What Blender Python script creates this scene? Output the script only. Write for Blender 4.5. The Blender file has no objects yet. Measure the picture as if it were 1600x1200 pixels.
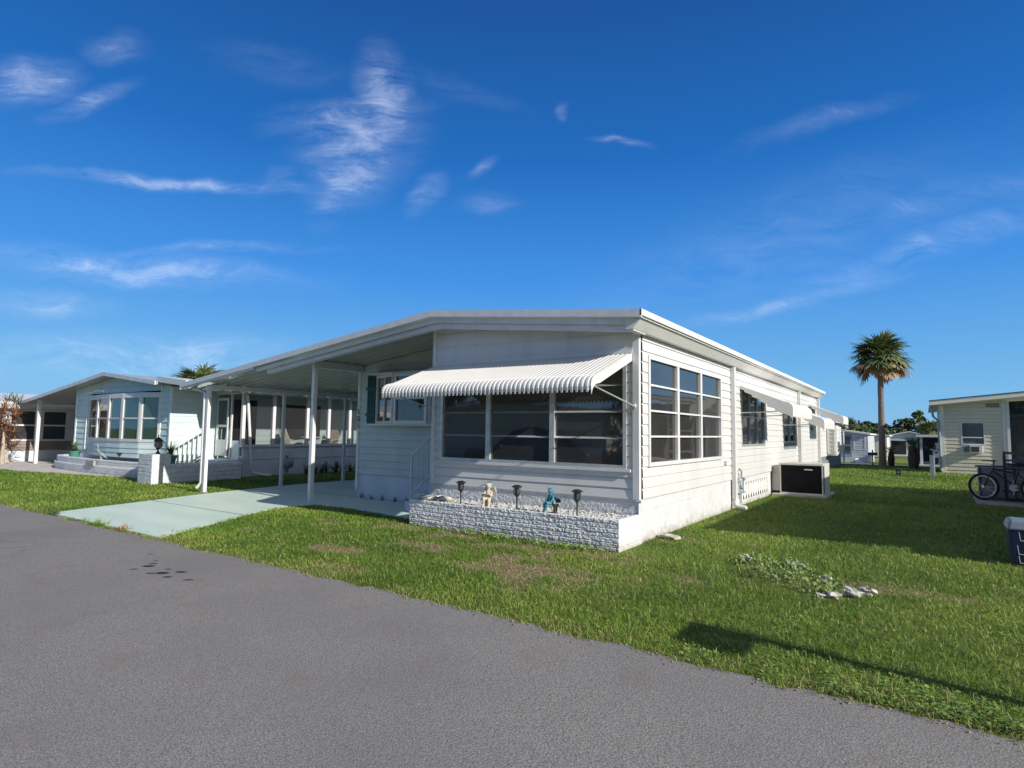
import bpy, math, random
import numpy as np
from mathutils import Vector, Matrix
random.seed(7); np.random.seed(7)
S = bpy.context.scene
COL = S.collection
# ---------------------------------------------------------------- camera
cam_d = bpy.data.cameras.new('camera'); cam = bpy.data.objects.new('camera', cam_d); COL.objects.link(cam)
S.camera = cam
CAMP = (3.463, -8.384, 1.6)
YAW, PITCH, ROLL = -0.6018, 0.0792, 0.0138
cam.location = CAMP
def _cam_rot():
    sy, cy = math.sin(YAW), math.cos(YAW); sp, cp = math.sin(PITCH), math.cos(PITCH)
    f = Vector((sy*cp, cy*cp, sp)); r = Vector((cy, -sy, 0)); u = r.cross(f)
    r2 = r*math.cos(ROLL) + u*math.sin(ROLL); u2 = u*math.cos(ROLL) - r*math.sin(ROLL)
    return Matrix((r2, u2, -f)).transposed()
cam.rotation_euler = _cam_rot().to_euler()
cam_d.sensor_width = 36; cam_d.lens = 938.1/1600*36
cam_d.clip_start = 0.05; cam_d.clip_end = 3000
S.render.resolution_x = 1024; S.render.resolution_y = 768
# ---------------------------------------------------------------- world + sun
SUN = Vector((1, -0.15, 0.506)).normalized()
EL = math.asin(SUN.z)
W = bpy.data.worlds.new('World'); S.world = W; W.use_nodes = True
nt = W.node_tree; nt.nodes.clear()
def nn(t, **k):
    n = nt.nodes.new(t)
    for a, b in k.items(): setattr(n, a, b)
    return n
out = nn('ShaderNodeOutputWorld'); bg = nn('ShaderNodeBackground'); bg.inputs[1].default_value = 0.12
sky = nn('ShaderNodeTexSky', sky_type='NISHITA'); sky.sun_disc = False
sky.sun_elevation = EL; sky.sun_rotation = math.atan2(SUN.x, SUN.y)
sky.altitude = 0; sky.air_density = 1.0; sky.dust_density = 0.6; sky.ozone_density = 3.0
hs = nn('ShaderNodeHueSaturation'); hs.inputs['Saturation'].default_value = 1.32; hs.inputs['Value'].default_value = 0.95; hs.inputs['Hue'].default_value = 0.503
nt.links.new(sky.outputs[0], hs.inputs['Color'])
tc = nn('ShaderNodeTexCoord')
sep = nn('ShaderNodeSeparateXYZ')
rot = nn('ShaderNodeVectorRotate', rotation_type='Z_AXIS'); rot.inputs['Angle'].default_value = YAW  # world fixed azimuth the clouds are laid round
nt.links.new(tc.outputs['Generated'], rot.inputs['Vector']); nt.links.new(rot.outputs[0], sep.inputs[0])
def M(op, a, b=None, c=None):
    n = nn('ShaderNodeMath', operation=op)
    for i, v in enumerate((a, b, c)):
        if v is None: continue
        if isinstance(v, (int, float)): n.inputs[i].default_value = v
        else: nt.links.new(v, n.inputs[i])
    return n.outputs[0]
ysafe = M('MAXIMUM', sep.outputs['Y'], 0.05)
ca = M('DIVIDE', sep.outputs['X'], ysafe); cb = M('DIVIDE', sep.outputs['Z'], ysafe)
front = M('GREATER_THAN', sep.outputs['Y'], 0.06)
cmb = nn('ShaderNodeCombineXYZ'); nt.links.new(ca, cmb.inputs[0]); nt.links.new(cb, cmb.inputs[1])
# warp the cloud plane
wn = nn('ShaderNodeTexNoise'); wn.inputs['Scale'].default_value = 5; wn.inputs['Detail'].default_value = 7
nt.links.new(cmb.outputs[0], wn.inputs['Vector'])
wv = nn('ShaderNodeVectorMath', operation='MULTIPLY_ADD'); nt.links.new(wn.outputs['Color'], wv.inputs[0])
wv.inputs[1].default_value = (0.11, 0.075, 0); 
off = nn('ShaderNodeVectorMath', operation='SUBTRACT'); nt.links.new(cmb.outputs[0], off.inputs[0]); off.inputs[1].default_value = (0.055, 0.0375, 0)
nt.links.new(off.outputs[0], wv.inputs[2])
CL = [(-0.222, 0.570, 0.04, 0.085, 12, 1.05), (-0.285, 0.545, 0.12, 0.03, 8, .8), (-0.27, 0.50, 0.10, 0.065, 10, .85), (-0.285, 0.44, 0.07, 0.05, 20, .95), (-0.315,0.40,0.03,0.05,-20,.7), (-0.36, 0.55, 0.07, 0.02, 0, .5),
      (-0.573, 0.423, 0.22, 0.011, -3, .95), (-0.42, 0.425, 0.03, 0.018, 30, .5), (-0.652, 0.268, 0.25, 0.026, -4, .8), (-0.512, 0.300, 0.17, 0.009, 0, .6),
      (-0.612, 0.118, 0.28, 0.040, 0, .75), (-0.835, 0.600, 0.07, 0.040, 0, .8), (-0.699, 0.655, 0.045, 0.028, 0, .5), (-0.745, 0.56, 0.07, 0.018, 20, .55),
      (-0.789, 0.207, 0.10, 0.022, 0, .6), (0.465, 0.222, 0.19, 0.012, 12, .6), (0.708, 0.325, 0.26, 0.028, 22, .5), (0.532, 0.547, 0.14, 0.018, 17, .32),
      (0.45, 0.33, 0.30, 0.08, 20, .25), (0.72, 0.40, 0.22, 0.03, 20, .3), (-0.157, 0.402, 0.035, 0.02, 50, .55), (-0.063, 0.441, 0.03, 0.010, 28, .5), (-0.044, 0.387, 0.05, 0.013, 0, .35),
      (0.188, 0.505, 0.05, 0.006, -6, .6), (-0.42, 0.64, 0.11, 0.03, -8, .22), (0.089, 0.558, 0.007, 0.017, -15, .5), (-0.35, 0.09, 0.2, 0.04, 0, .35), (-0.1,0.60,0.12,0.02,-20,.12)]
tot = None
for (a, b, L, H, ang, s) in CL:
    mp = nn('ShaderNodeMapping', vector_type='TEXTURE')
    mp.inputs['Location'].default_value = (a, b, 0); mp.inputs['Rotation'].default_value = (0, 0, math.radians(ang)); mp.inputs['Scale'].default_value = (L, H, 1)
    nt.links.new(wv.outputs[0], mp.inputs['Vector'])
    ln = nn('ShaderNodeVectorMath', operation='LENGTH'); nt.links.new(mp.outputs[0], ln.inputs[0])
    mr = nn('ShaderNodeMapRange', interpolation_type='SMOOTHSTEP'); mr.inputs['From Min'].default_value = 1.65; mr.inputs['From Max'].default_value = 0.0
    mr.inputs['To Min'].default_value = 0; mr.inputs['To Max'].default_value = s
    nt.links.new(ln.outputs['Value'], mr.inputs['Value'])
    tot = mr.outputs[0] if tot is None else M('MAXIMUM', tot, mr.outputs[0])
fn = nn('ShaderNodeTexNoise'); fn.inputs['Scale'].default_value = 7; fn.inputs['Detail'].default_value = 12; fn.inputs['Roughness'].default_value = 0.7; fn.inputs['Distortion'].default_value = 0.5
fm = nn('ShaderNodeMapping'); fm.inputs['Scale'].default_value = (1.1, 3.8, 1); fm.inputs['Rotation'].default_value = (0, 0, 0.12)
nt.links.new(wv.outputs[0], fm.inputs['Vector']); nt.links.new(fm.outputs[0], fn.inputs['Vector'])
fr = nn('ShaderNodeMapRange'); fr.inputs['From Min'].default_value = 0.33; fr.inputs['From Max'].default_value = 0.72; nt.links.new(fn.outputs['Fac'], fr.inputs['Value'])
mraw = M('SUBTRACT', M('ADD', M('MULTIPLY', tot, .78), M('MULTIPLY', M('SUBTRACT', fr.outputs[0], .5), 1.05)), .36)
edge_ = nn('ShaderNodeMapRange', interpolation_type='SMOOTHSTEP'); edge_.inputs['From Max'].default_value = .55; nt.links.new(tot, edge_.inputs['Value'])
mcl = nn('ShaderNodeClamp'); nt.links.new(mraw, mcl.inputs[0])
mask = M('MULTIPLY', M('ADD', M('MULTIPLY', M('MULTIPLY', mcl.outputs[0], edge_.outputs[0]), .20), M('MULTIPLY', M('MULTIPLY', tot, fr.outputs[0]), .34)), front)
mx = nn('ShaderNodeMix', data_type='RGBA'); nt.links.new(mask, mx.inputs['Factor'])
sep2 = nn('ShaderNodeSeparateXYZ'); nt.links.new(tc.outputs['Generated'], sep2.inputs[0])
rp = nn('ShaderNodeValToRGB'); nt.links.new(sep2.outputs['Z'], rp.inputs[0]); el_ = rp.color_ramp.elements
KS = 6.2
stops = [(0.0, (.235, .50, .78)), (.07, (.165, .45, .78)), (.24, (.055, .275, .75)), (.42, (.016, .145, .50)), (.62, (.012, .078, .30)), (1.0, (.010, .05, .20))]
for i_, (p_, c_) in enumerate(stops):
    if i_ == 0: e_ = el_[0]; e_.position = p_; el_[1].position = 1.0; el_[1].color = (*stops[-1][1], 1)
    elif i_ == len(stops)-1: continue
    else: e_ = el_.new(p_)
    e_.color = (*c_, 1)
kx = nn('ShaderNodeVectorMath', operation='SCALE'); kx.inputs['Scale'].default_value = KS; nt.links.new(rp.outputs[0], kx.inputs[0])
smx = nn('ShaderNodeMix', data_type='RGBA'); smx.inputs['Factor'].default_value = .94; nt.links.new(hs.outputs[0], smx.inputs[6]); nt.links.new(kx.outputs[0], smx.inputs[7]); dt = nn('ShaderNodeVectorMath', operation='DOT_PRODUCT'); nt.links.new(tc.outputs['Generated'], dt.inputs[0]); dt.inputs[1].default_value = tuple(SUN)
pf = nn('ShaderNodeMapRange', interpolation_type='SMOOTHSTEP'); pf.inputs['From Min'].default_value = .22; pf.inputs['From Max'].default_value = .95; pf.inputs['To Max'].default_value = .5; nt.links.new(dt.outputs['Value'], pf.inputs['Value'])
pale = nn('ShaderNodeMix', data_type='RGBA'); nt.links.new(pf.outputs[0], pale.inputs['Factor']); nt.links.new(smx.outputs[2], pale.inputs[6]); pale.inputs[7].default_value = (4.6, 4.4, 4.1, 1)   # paler, warmer sky toward the sun, added out of view as fill light
sth = nn('ShaderNodeMapRange', interpolation_type='SMOOTHSTEP'); sth.inputs['From Min'].default_value = .05; sth.inputs['From Max'].default_value = -.6; sth.inputs['To Max'].default_value = .1; nt.links.new(sep.outputs['Y'], sth.inputs['Value'])
pale2 = nn('ShaderNodeMix', data_type='RGBA'); nt.links.new(sth.outputs[0], pale2.inputs['Factor']); nt.links.new(pale.outputs[2], pale2.inputs[6]); pale2.inputs[7].default_value = (3.0, 3.0, 3.0, 1)   # neutral fill light added to the unseen sky behind the camera
nt.links.new(pale2.outputs[2], mx.inputs[6]); mx.inputs[7].default_value = (5.8, 6.4, 7.4, 1)
nt.links.new(mx.outputs[2], bg.inputs[0]); nt.links.new(bg.outputs[0], out.inputs[0])
sl = bpy.data.lights.new('sun', 'SUN'); sl.energy = 4.3; sl.angle = math.radians(0.55); sl.color = (1.0, 0.945, 0.86)
so = bpy.data.objects.new('sun', sl); COL.objects.link(so); so.rotation_euler = SUN.to_track_quat('Z', 'Y').to_euler(); so.location = (20, -5, 20)
S.view_settings.view_transform = 'Standard'; S.view_settings.look = 'None'; S.view_settings.gamma = 1; S.view_settings.exposure = 0.5

# ---------------------------------------------------------------- helpers
def mat(name, col, rough=0.6, col2=None, scale=4.0, bump=0.0, bscale=60.0, metal=0.0, spec=0.5, detail=4, stretch=None, lo=.4, hi=.62, bdist=0.01, trans=0, alpha=1, grime=False):
    m = bpy.data.materials.new(name); m.use_nodes = True; n = m.node_tree.nodes; l = m.node_tree.links
    b = n['Principled BSDF']; b.inputs['Roughness'].default_value = rough; b.inputs['Metallic'].default_value = metal
    b.inputs['Specular IOR Level'].default_value = spec
    b.inputs['Base Color'].default_value = (*col, 1)
    tcn = n.new('ShaderNodeTexCoord'); vec = tcn.outputs['Object']
    if stretch:
        mp = n.new('ShaderNodeMapping'); mp.inputs['Scale'].default_value = stretch; l.new(vec, mp.inputs[0]); vec = mp.outputs[0]
    if col2:
        t = n.new('ShaderNodeTexNoise'); t.inputs['Scale'].default_value = scale; t.inputs['Detail'].default_value = detail; l.new(vec, t.inputs['Vector'])
        r = n.new('ShaderNodeMapRange'); r.inputs['From Min'].default_value = lo; r.inputs['From Max'].default_value = hi; l.new(t.outputs['Fac'], r.inputs['Value'])
        x = n.new('ShaderNodeMix'); x.data_type = 'RGBA'; x.inputs[6].default_value = (*col, 1); x.inputs[7].default_value = (*col2, 1)
        l.new(r.outputs[0], x.inputs['Factor']); l.new(x.outputs[2], b.inputs['Base Color'])
    if grime:
        sp = n.new('ShaderNodeSeparateXYZ'); l.new(tcn.outputs['Object'], sp.inputs[0])
        tg = n.new('ShaderNodeTexNoise'); tg.inputs['Scale'].default_value = 7; tg.inputs['Detail'].default_value = 6; l.new(tcn.outputs['Object'], tg.inputs['Vector'])
        ad = n.new('ShaderNodeMath'); ad.operation = 'MULTIPLY_ADD'; l.new(tg.outputs['Fac'], ad.inputs[0]); ad.inputs[1].default_value = -.35; l.new(sp.outputs['Z'], ad.inputs[2])
        rg_ = n.new('ShaderNodeMapRange'); rg_.inputs['From Min'].default_value = -.02; rg_.inputs['From Max'].default_value = -.19; rg_.inputs['To Max'].default_value = .65; l.new(ad.outputs[0], rg_.inputs['Value'])
        xg = n.new('ShaderNodeMix'); xg.data_type = 'RGBA'; l.new(rg_.outputs[0], xg.inputs['Factor']); l.new(b.inputs['Base Color'].links[0].from_socket, xg.inputs[6]); xg.inputs[7].default_value = (.24, .21, .15, 1); l.new(xg.outputs[2], b.inputs['Base Color'])
    if bump:
        t2 = n.new('ShaderNodeTexNoise'); t2.inputs['Scale'].default_value = bscale; t2.inputs['Detail'].default_value = 5; l.new(vec, t2.inputs['Vector'])
        bp = n.new('ShaderNodeBump'); bp.inputs['Strength'].default_value = bump; bp.inputs['Distance'].default_value = bdist; l.new(t2.outputs['Fac'], bp.inputs['Height']); l.new(bp.outputs[0], b.inputs['Normal'])
    if alpha < 1: b.inputs['Alpha'].default_value = alpha
    return m

white = mat('white_siding_paint', (.60, .60, .585), .42, (.52, .53, .52), 1.6, .12, 14, bdist=.004, stretch=(2.2, 2.2, .35), lo=.45, hi=.75)
white_trim = mat('white_trim_paint', (.64, .64, .63), .35, (.58, .59, .59), 3, .05, 30, bdist=.003)
white_old = mat('weathered_white_paint', (.78, .78, .75), .6, (.62, .62, .58), 2.3, .3, 35, lo=.5, hi=.75)
block_white = mat('painted_block', (.56, .57, .57), .75, (.46, .47, .47), 3.5, .7, 55, bdist=.012, lo=.45, hi=.8, grime=True)
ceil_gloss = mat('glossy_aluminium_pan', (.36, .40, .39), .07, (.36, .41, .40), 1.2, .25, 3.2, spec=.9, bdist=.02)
fascia_m = mat('fascia_aluminium', (.58, .60, .62), .3, (.52, .54, .56), 5, .08, 18, bdist=.003)
roof_white = mat('roof_coating', (.63, .63, .60), .5, (.52, .52, .50), 3, .3, 25, lo=.5, hi=.8)
awn_white = mat('awning_enamel', (.64, .63, .60), .38, (.58, .58, .55), 4, .05, 40, lo=.5, hi=.8)
alu = mat('mill_aluminium', (.66, .68, .69), .32, (.56, .58, .59), 8, .05, 60, metal=.55)
green_sh = mat('dark_green_shutter', (.008, .05, .045), .35, (.012, .065, .055), 9, .05, 40)
black_m = mat('black_metal', (.015, .015, .017), .4, (.03, .03, .03), 20, .05, 80)
dark_m = mat('dark_void', (.012, .013, .015), .8, (.02, .02, .022), 4)
recess_shade = mat('grey_green_recess_shade', (.50, .55, .55), .45, (.45, .50, .50), 1.6, .1, 14, bdist=.004)  # grey-green tone darkens the recess siding: carport shade put into the colour
mint_s = mat('mint_siding_paint', (.56, .68, .66), .5, (.50, .62, .61), 1.2, .1, 12, bdist=.004)
mint_w = mat('pale_mint_trim', (.70, .78, .76), .5, (.64, .72, .70), 3)
grey_soffit = mat('grey_soffit_paint', (.42, .43, .43), .3, (.36, .37, .37), 2, .1, 8, spec=.7)
base_blue = mat('pale_blue_base_paint', (.58, .62, .66), .7, (.51, .55, .60), 2, .4, 30)
brick_w = mat('white_painted_brick', (.68, .69, .69), .7, (.52, .53, .54), 9, .5, 90, lo=.45, hi=.8, bdist=.006, grime=True)
brick_g = mat('white_brick_dusty', (.66, .68, .70), .75, (.54, .56, .58), 7, .5, 80, bdist=.006)
conc = mat('pale_concrete', (.52, .49, .45), .85, (.42, .39, .36), 3, .3, 80)
conc_d = mat('old_concrete', (.38, .36, .34), .9, (.28, .27, .26), 3, .4, 70)
drive_m = mat('mint_painted_concrete', (.50, .64, .53), .55, (.64, .72, .63), 1.3, .25, 110, lo=.3, hi=.75, bdist=.004, stretch=(.5, 1.6, 1))
gravel_w = mat('white_pebbles', (.60, .59, .56), .8, (.36, .35, .32), 30, .8, 60, bdist=.02)
beige = mat('beige_vinyl_siding', (.62, .58, .46), .5, (.57, .53, .42), 2, .08, 12)
beige_tr = mat('cream_trim', (.72, .70, .62), .5, (.68, .66, .58), 3)
tan_s = mat('tan_siding_reflected', (.50, .45, .36), .55, (.45, .41, .32), 2)
screen_m = None
trunk_m = mat('palm_trunk_bark', (.24, .19, .155), .9, (.15, .12, .10), 9, .9, 16, bdist=.05, stretch=(1, 1, 3))
bark_d = mat('dark_bark', (.07, .055, .045), .9, (.04, .033, .028), 8, .8, 30)
frond_g = mat('palm_frond_green', (.11, .15, .045), .55, (.22, .25, .09), 3, lo=.35, hi=.7)
frond_d = mat('palm_frond_dead', (.48, .31, .16), .8, (.28, .17, .09), 3, lo=.35, hi=.7)
leaf_d = mat('dark_tree_leaf', (.025, .045, .014), .55, (.05, .075, .022), .7, lo=.35, hi=.65)
leaf_m = mat('mid_tree_leaf', (.05, .09, .025), .55, (.09, .13, .04), .9, lo=.35, hi=.65)
leaf_b = mat('fresh_weed_leaf', (.10, .19, .025), .6, (.19, .28, .05), 9, lo=.35, hi=.65)
rock_m = mat('white_rock', (.58, .55, .48), .85, (.30, .27, .23), 12, .8, 40, bdist=.02)
teal_m = mat('teal_statue_glaze', (.02, .13, .18), .35, (.06, .27, .34), 30, .2, 60)
cream_m = mat('cream_statue_plaster', (.50, .45, .36), .8, (.45, .39, .29), 22, .6, 60)
pot_m = mat('green_pot', (.05, .18, .13), .4, (.07, .23, .17), 12)
bin_blue = mat('navy_bin_plastic', (.006, .012, .05), .4, (.01, .018, .065), 8, .08, 60)
bin_grey = mat('grey_lid_plastic', (.17, .21, .25), .45, (.14, .18, .22), 8, .1, 60)
rubber = mat('tyre_rubber', (.01, .01, .01), .8, (.02, .02, .02), 30, .3, 90)
tarp_m = mat('grey_tarp', (.20, .22, .25), .55, (.14, .155, .18), 5, .6, 7, bdist=.05)
util_g = mat('grey_post_paint', (.22, .28, .31), .6, (.18, .23, .26), 6)
cush_m = mat('beige_sling', (.42, .38, .30), .8, (.36, .32, .25), 20)
croton_m = mat('croton_leaf', (.20, .085, .045), .5, (.32, .17, .08), 5, lo=.35, hi=.65)
car_dark = mat('dark_car_paint', (.02, .02, .025), .2, (.025, .025, .03), 3, spec=.7)
car_white = mat('white_car_paint', (.75, .75, .74), .25, (.7, .7, .7), 3, spec=.7)
chrome = mat('bright_metal', (.7, .7, .72), .2, metal=1.0)
soil_m = mat('bare_soil', (.17, .11, .075), .95, (.26, .18, .125), 9, .8, 40, bdist=.02)
wicker = mat('dark_wood_seat', (.05, .04, .035), .7)
blind_m = mat('blind_teal_grey', (.11, .20, .19), .5, (.09, .165, .16), 3)

def glass(name, tint, rough=.03, wob=.010, ior=1.6, wsc=1.3):
    m = bpy.data.materials.new(name); m.use_nodes = True; n = m.node_tree.nodes; l = m.node_tree.links; b = n['Principled BSDF']
    b.inputs['Roughness'].default_value = rough; b.inputs['IOR'].default_value = ior; b.inputs['Specular IOR Level'].default_value = .9
    tcn = n.new('ShaderNodeTexCoord'); t = n.new('ShaderNodeTexNoise'); t.inputs['Scale'].default_value = wsc; t.inputs['Detail'].default_value = 1; l.new(tcn.outputs['Object'], t.inputs['Vector'])
    bp = n.new('ShaderNodeBump'); bp.inputs['Strength'].default_value = wob; bp.inputs['Distance'].default_value = .5; l.new(t.outputs['Fac'], bp.inputs['Height']); l.new(bp.outputs[0], b.inputs['Normal'])
    t2 = n.new('ShaderNodeTexNoise'); t2.inputs['Scale'].default_value = .9; l.new(tcn.outputs['Object'], t2.inputs['Vector'])
    x = n.new('ShaderNodeMix'); x.data_type = 'RGBA'; x.inputs[6].default_value = (*tint, 1); x.inputs[7].default_value = (tint[0]*.35, tint[1]*.35, tint[2]*.35, 1)
    l.new(t2.outputs['Fac'], x.inputs['Factor']); l.new(x.outputs[2], b.inputs['Base Color'])
    return m
g_front = glass('window_glass_dark', (.055, .058, .060))
g_side = glass('window_glass_side', (.05, .048, .045), wob=.006)
g_teal = glass('window_glass_teal', (.03, .085, .075))
g_grey = glass('window_glass_grey', (.10, .11, .11))
g_back = glass('window_glass_far', (.02, .022, .025))
def screen_mat():
    m = bpy.data.materials.new('insect_screen'); m.use_nodes = True; n = m.node_tree.nodes; l = m.node_tree.links
    tr = n.new('ShaderNodeBsdfTransparent'); df = n.new('ShaderNodeBsdfDiffuse'); df.inputs[0].default_value = (.05, .052, .055, 1)
    t = n.new('ShaderNodeTexNoise'); t.inputs['Scale'].default_value = 2; tcn = n.new('ShaderNodeTexCoord'); l.new(tcn.outputs['Object'], t.inputs['Vector'])
    r = n.new('ShaderNodeMapRange'); r.inputs['To Min'].default_value = .36; r.inputs['To Max'].default_value = .46; l.new(t.outputs['Fac'], r.inputs['Value'])
    mxn = n.new('ShaderNodeMixShader'); l.new(r.outputs[0], mxn.inputs[0]); l.new(tr.outputs[0], mxn.inputs[1]); l.new(df.outputs[0], mxn.inputs[2])
    l.new(mxn.outputs[0], n['Material Output'].inputs[0]); n.remove(n['Principled BSDF']); return m
screen_m = screen_mat()

class MB:
    def __init__(s): s.v = []; s.f = []
    def add(s, vs, fs):
        o = len(s.v); s.v += [tuple(p) for p in vs]; s.f += [tuple(i+o for i in q) for q in fs]; return s
    def box(s, x0, x1, y0, y1, z0, z1):
        x0, x1 = min(x0, x1), max(x0, x1); y0, y1 = min(y0, y1), max(y0, y1); z0, z1 = min(z0, z1), max(z0, z1)
        return s.add([(x0,y0,z0),(x1,y0,z0),(x1,y1,z0),(x0,y1,z0),(x0,y0,z1),(x1,y0,z1),(x1,y1,z1),(x0,y1,z1)],
                     [(0,3,2,1),(4,5,6,7),(0,1,5,4),(1,2,6,5),(2,3,7,6),(3,0,4,7)])
    def hexa(s, a, b):   # two quads of 4 points
        return s.add(list(a)+list(b), [(3,2,1,0),(4,5,6,7),(0,1,5,4),(1,2,6,5),(2,3,7,6),(3,0,4,7)])
    def prism(s, poly, y0, y1, axis='y'):
        n = len(poly)
        if axis == 'y': a = [(p[0], y0, p[1]) for p in poly]; b = [(p[0], y1, p[1]) for p in poly]
        elif axis == 'x': a = [(y0, p[0], p[1]) for p in poly]; b = [(y1, p[0], p[1]) for p in poly]
        else: a = [(p[0], p[1], y0) for p in poly]; b = [(p[0], p[1], y1) for p in poly]
        return s.add(a+b, [tuple(range(n))[::-1], tuple(range(n, 2*n))] + [(i, (i+1) % n, n+(i+1) % n, n+i) for i in range(n)])
    def tube(s, pts, r, n=8, caps=True):
        pts = [Vector(p) for p in pts]; rs = r if isinstance(r, (list, tuple)) else [r]*len(pts)
        rings = []; prev = None
        for i, p in enumerate(pts):
            d = (pts[min(i+1, len(pts)-1)] - pts[max(i-1, 0)]).normalized()
            if prev is None:
                a = d.orthogonal().normalized()
            else:
                a = (prev - d*prev.dot(d)).normalized()
            prev = a; b = d.cross(a)
            rings.append([p + a*rs[i]*math.cos(2*math.pi*k/n) + b*rs[i]*math.sin(2*math.pi*k/n) for k in range(n)])
        vs = [q for R_ in rings for q in R_]; fs = []
        for i in range(len(pts)-1):
            for k in range(n): fs.append((i*n+k, i*n+(k+1) % n, (i+1)*n+(k+1) % n, (i+1)*n+k))
        if caps: fs.append(tuple(range(n))[::-1]); fs.append(tuple(range((len(pts)-1)*n, len(pts)*n)))
        return s.add(vs, fs)
    def bar(s, p, q, w, h, up=(0, 0, 1)):
        p, q = Vector(p), Vector(q); d = (q-p).normalized(); up = Vector(up)
        r = d.cross(up)
        if r.length < 1e-4: r = d.cross(Vector((1, 0, 0)))
        r.normalize(); u = r.cross(d)
        c = lambda c0: [c0 - r*w/2 - u*h/2, c0 + r*w/2 - u*h/2, c0 + r*w/2 + u*h/2, c0 - r*w/2 + u*h/2]
        return s.hexa(c(p), c(q))
    def lathe(s, prof, c=(0, 0, 0), n=16):
        vs = []; fs = []
        for (r, z) in prof:
            for k in range(n): vs.append((c[0]+r*math.cos(2*math.pi*k/n), c[1]+r*math.sin(2*math.pi*k/n), c[2]+z))
        for i in range(len(prof)-1):
            for k in range(n): fs.append((i*n+k, i*n+(k+1) % n, (i+1)*n+(k+1) % n, (i+1)*n+k))
        fs.append(tuple(range(n))[::-1]); fs.append(tuple(range((len(prof)-1)*n, len(prof)*n)))
        return s.add(vs, fs)
    def blob(s, c, r, n=10, m=7, rough=0.0, seed=0):
        rr = random.Random(seed); vs = [];  fs = []
        for i in range(m+1):
            th = math.pi*i/m
            for k in range(n):
                ph = 2*math.pi*k/n; q = 1 + rr.uniform(-rough, rough)
                vs.append((c[0]+r[0]*q*math.sin(th)*math.cos(ph), c[1]+r[1]*q*math.sin(th)*math.sin(ph), c[2]+r[2]*q*math.cos(th)))
        for i in range(m):
            for k in range(n): fs.append((i*n+k, (i+1)*n+k, (i+1)*n+(k+1) % n, i*n+(k+1) % n))
        return s.add(vs, fs)
    def build(s, name, m, parent=None, smooth=False, label=None, **kw):
        off = Vector((0, 0, 0)); p = parent
        while p is not None: off += p.location; p = p.parent
        me = bpy.data.meshes.new(name); me.from_pydata([(a-off.x, b-off.y, c-off.z) for a, b, c in s.v], [], s.f)
        me.validate(); me.materials.append(m)
        if smooth:
            me.polygons.foreach_set('use_smooth', [True]*len(me.polygons))
        o = bpy.data.objects.new(name, me); COL.objects.link(o)
        if parent is not None: o.parent = parent
        if label: o['label'] = label
        for k, v in kw.items(): o[k] = v
        return o
def thing(name, label, cat, loc=(0, 0, 0), group=None):
    o = bpy.data.objects.new(name, None); COL.objects.link(o); o.location = loc; o.empty_display_size = .2
    o['label'] = label; o['category'] = cat
    if group: o['group'] = group
    return o
def tag(o, label, cat, group=None):
    o['label'] = label; o['category'] = cat
    if group: o['group'] = group
    return o
def copy_tree(o, parent=None):
    c = o.copy(); COL.objects.link(c)
    if parent is not None: c.parent = parent
    for ch in list(o.children): copy_tree(ch, c)
    return c

# numpy value noise
_VT = {}
def vnoise(x, y, seed=0):
    if seed not in _VT: _VT[seed] = np.random.RandomState(seed).rand(256, 256)
    r = _VT[seed]
    xi = np.floor(x).astype(int); yi = np.floor(y).astype(int); fx = x-xi; fy = y-yi
    fx = fx*fx*(3-2*fx); fy = fy*fy*(3-2*fy)
    g = lambda a, b: r[a % 256, b % 256]
    return (g(xi, yi)*(1-fx)+g(xi+1, yi)*fx)*(1-fy) + (g(xi, yi+1)*(1-fx)+g(xi+1, yi+1)*fx)*fy
def fbm(x, y, seed=0, o=4):
    t = 0; a = .5
    for i in range(o): t = t + a*vnoise(x*2**i, y*2**i, seed+i); a *= .5
    return t

# ------------------------------------------------ wall frames
class Fr:
    def __init__(s, O, U, N): s.O = Vector(O); s.U = Vector(U); s.N = Vector(N)
    def p(s, u, z, n=0): return s.O + s.U*u + s.N*n + Vector((0, 0, z))
def fbox(mb, F, u0, u1, z0, z1, n0, n1):
    return mb.hexa([F.p(u0, z0, n0), F.p(u1, z0, n0), F.p(u1, z0, n1), F.p(u0, z0, n1)],
                   [F.p(u0, z1, n0), F.p(u1, z1, n0), F.p(u1, z1, n1), F.p(u0, z1, n1)])
def clip_top(poly, top):   # poly of (u,z,n) clipped under z <= top(u)
    outp = []
    for i in range(len(poly)):
        a = poly[i]; b = poly[(i+1) % len(poly)]
        da = top(a[0]) - a[1]; db = top(b[0]) - b[1]
        if da >= 0: outp.append(a)
        if (da >= 0) != (db >= 0):
            t = da/(da-db); outp.append(tuple(a[k]+(b[k]-a[k])*t for k in range(3)))
    return outp
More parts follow.
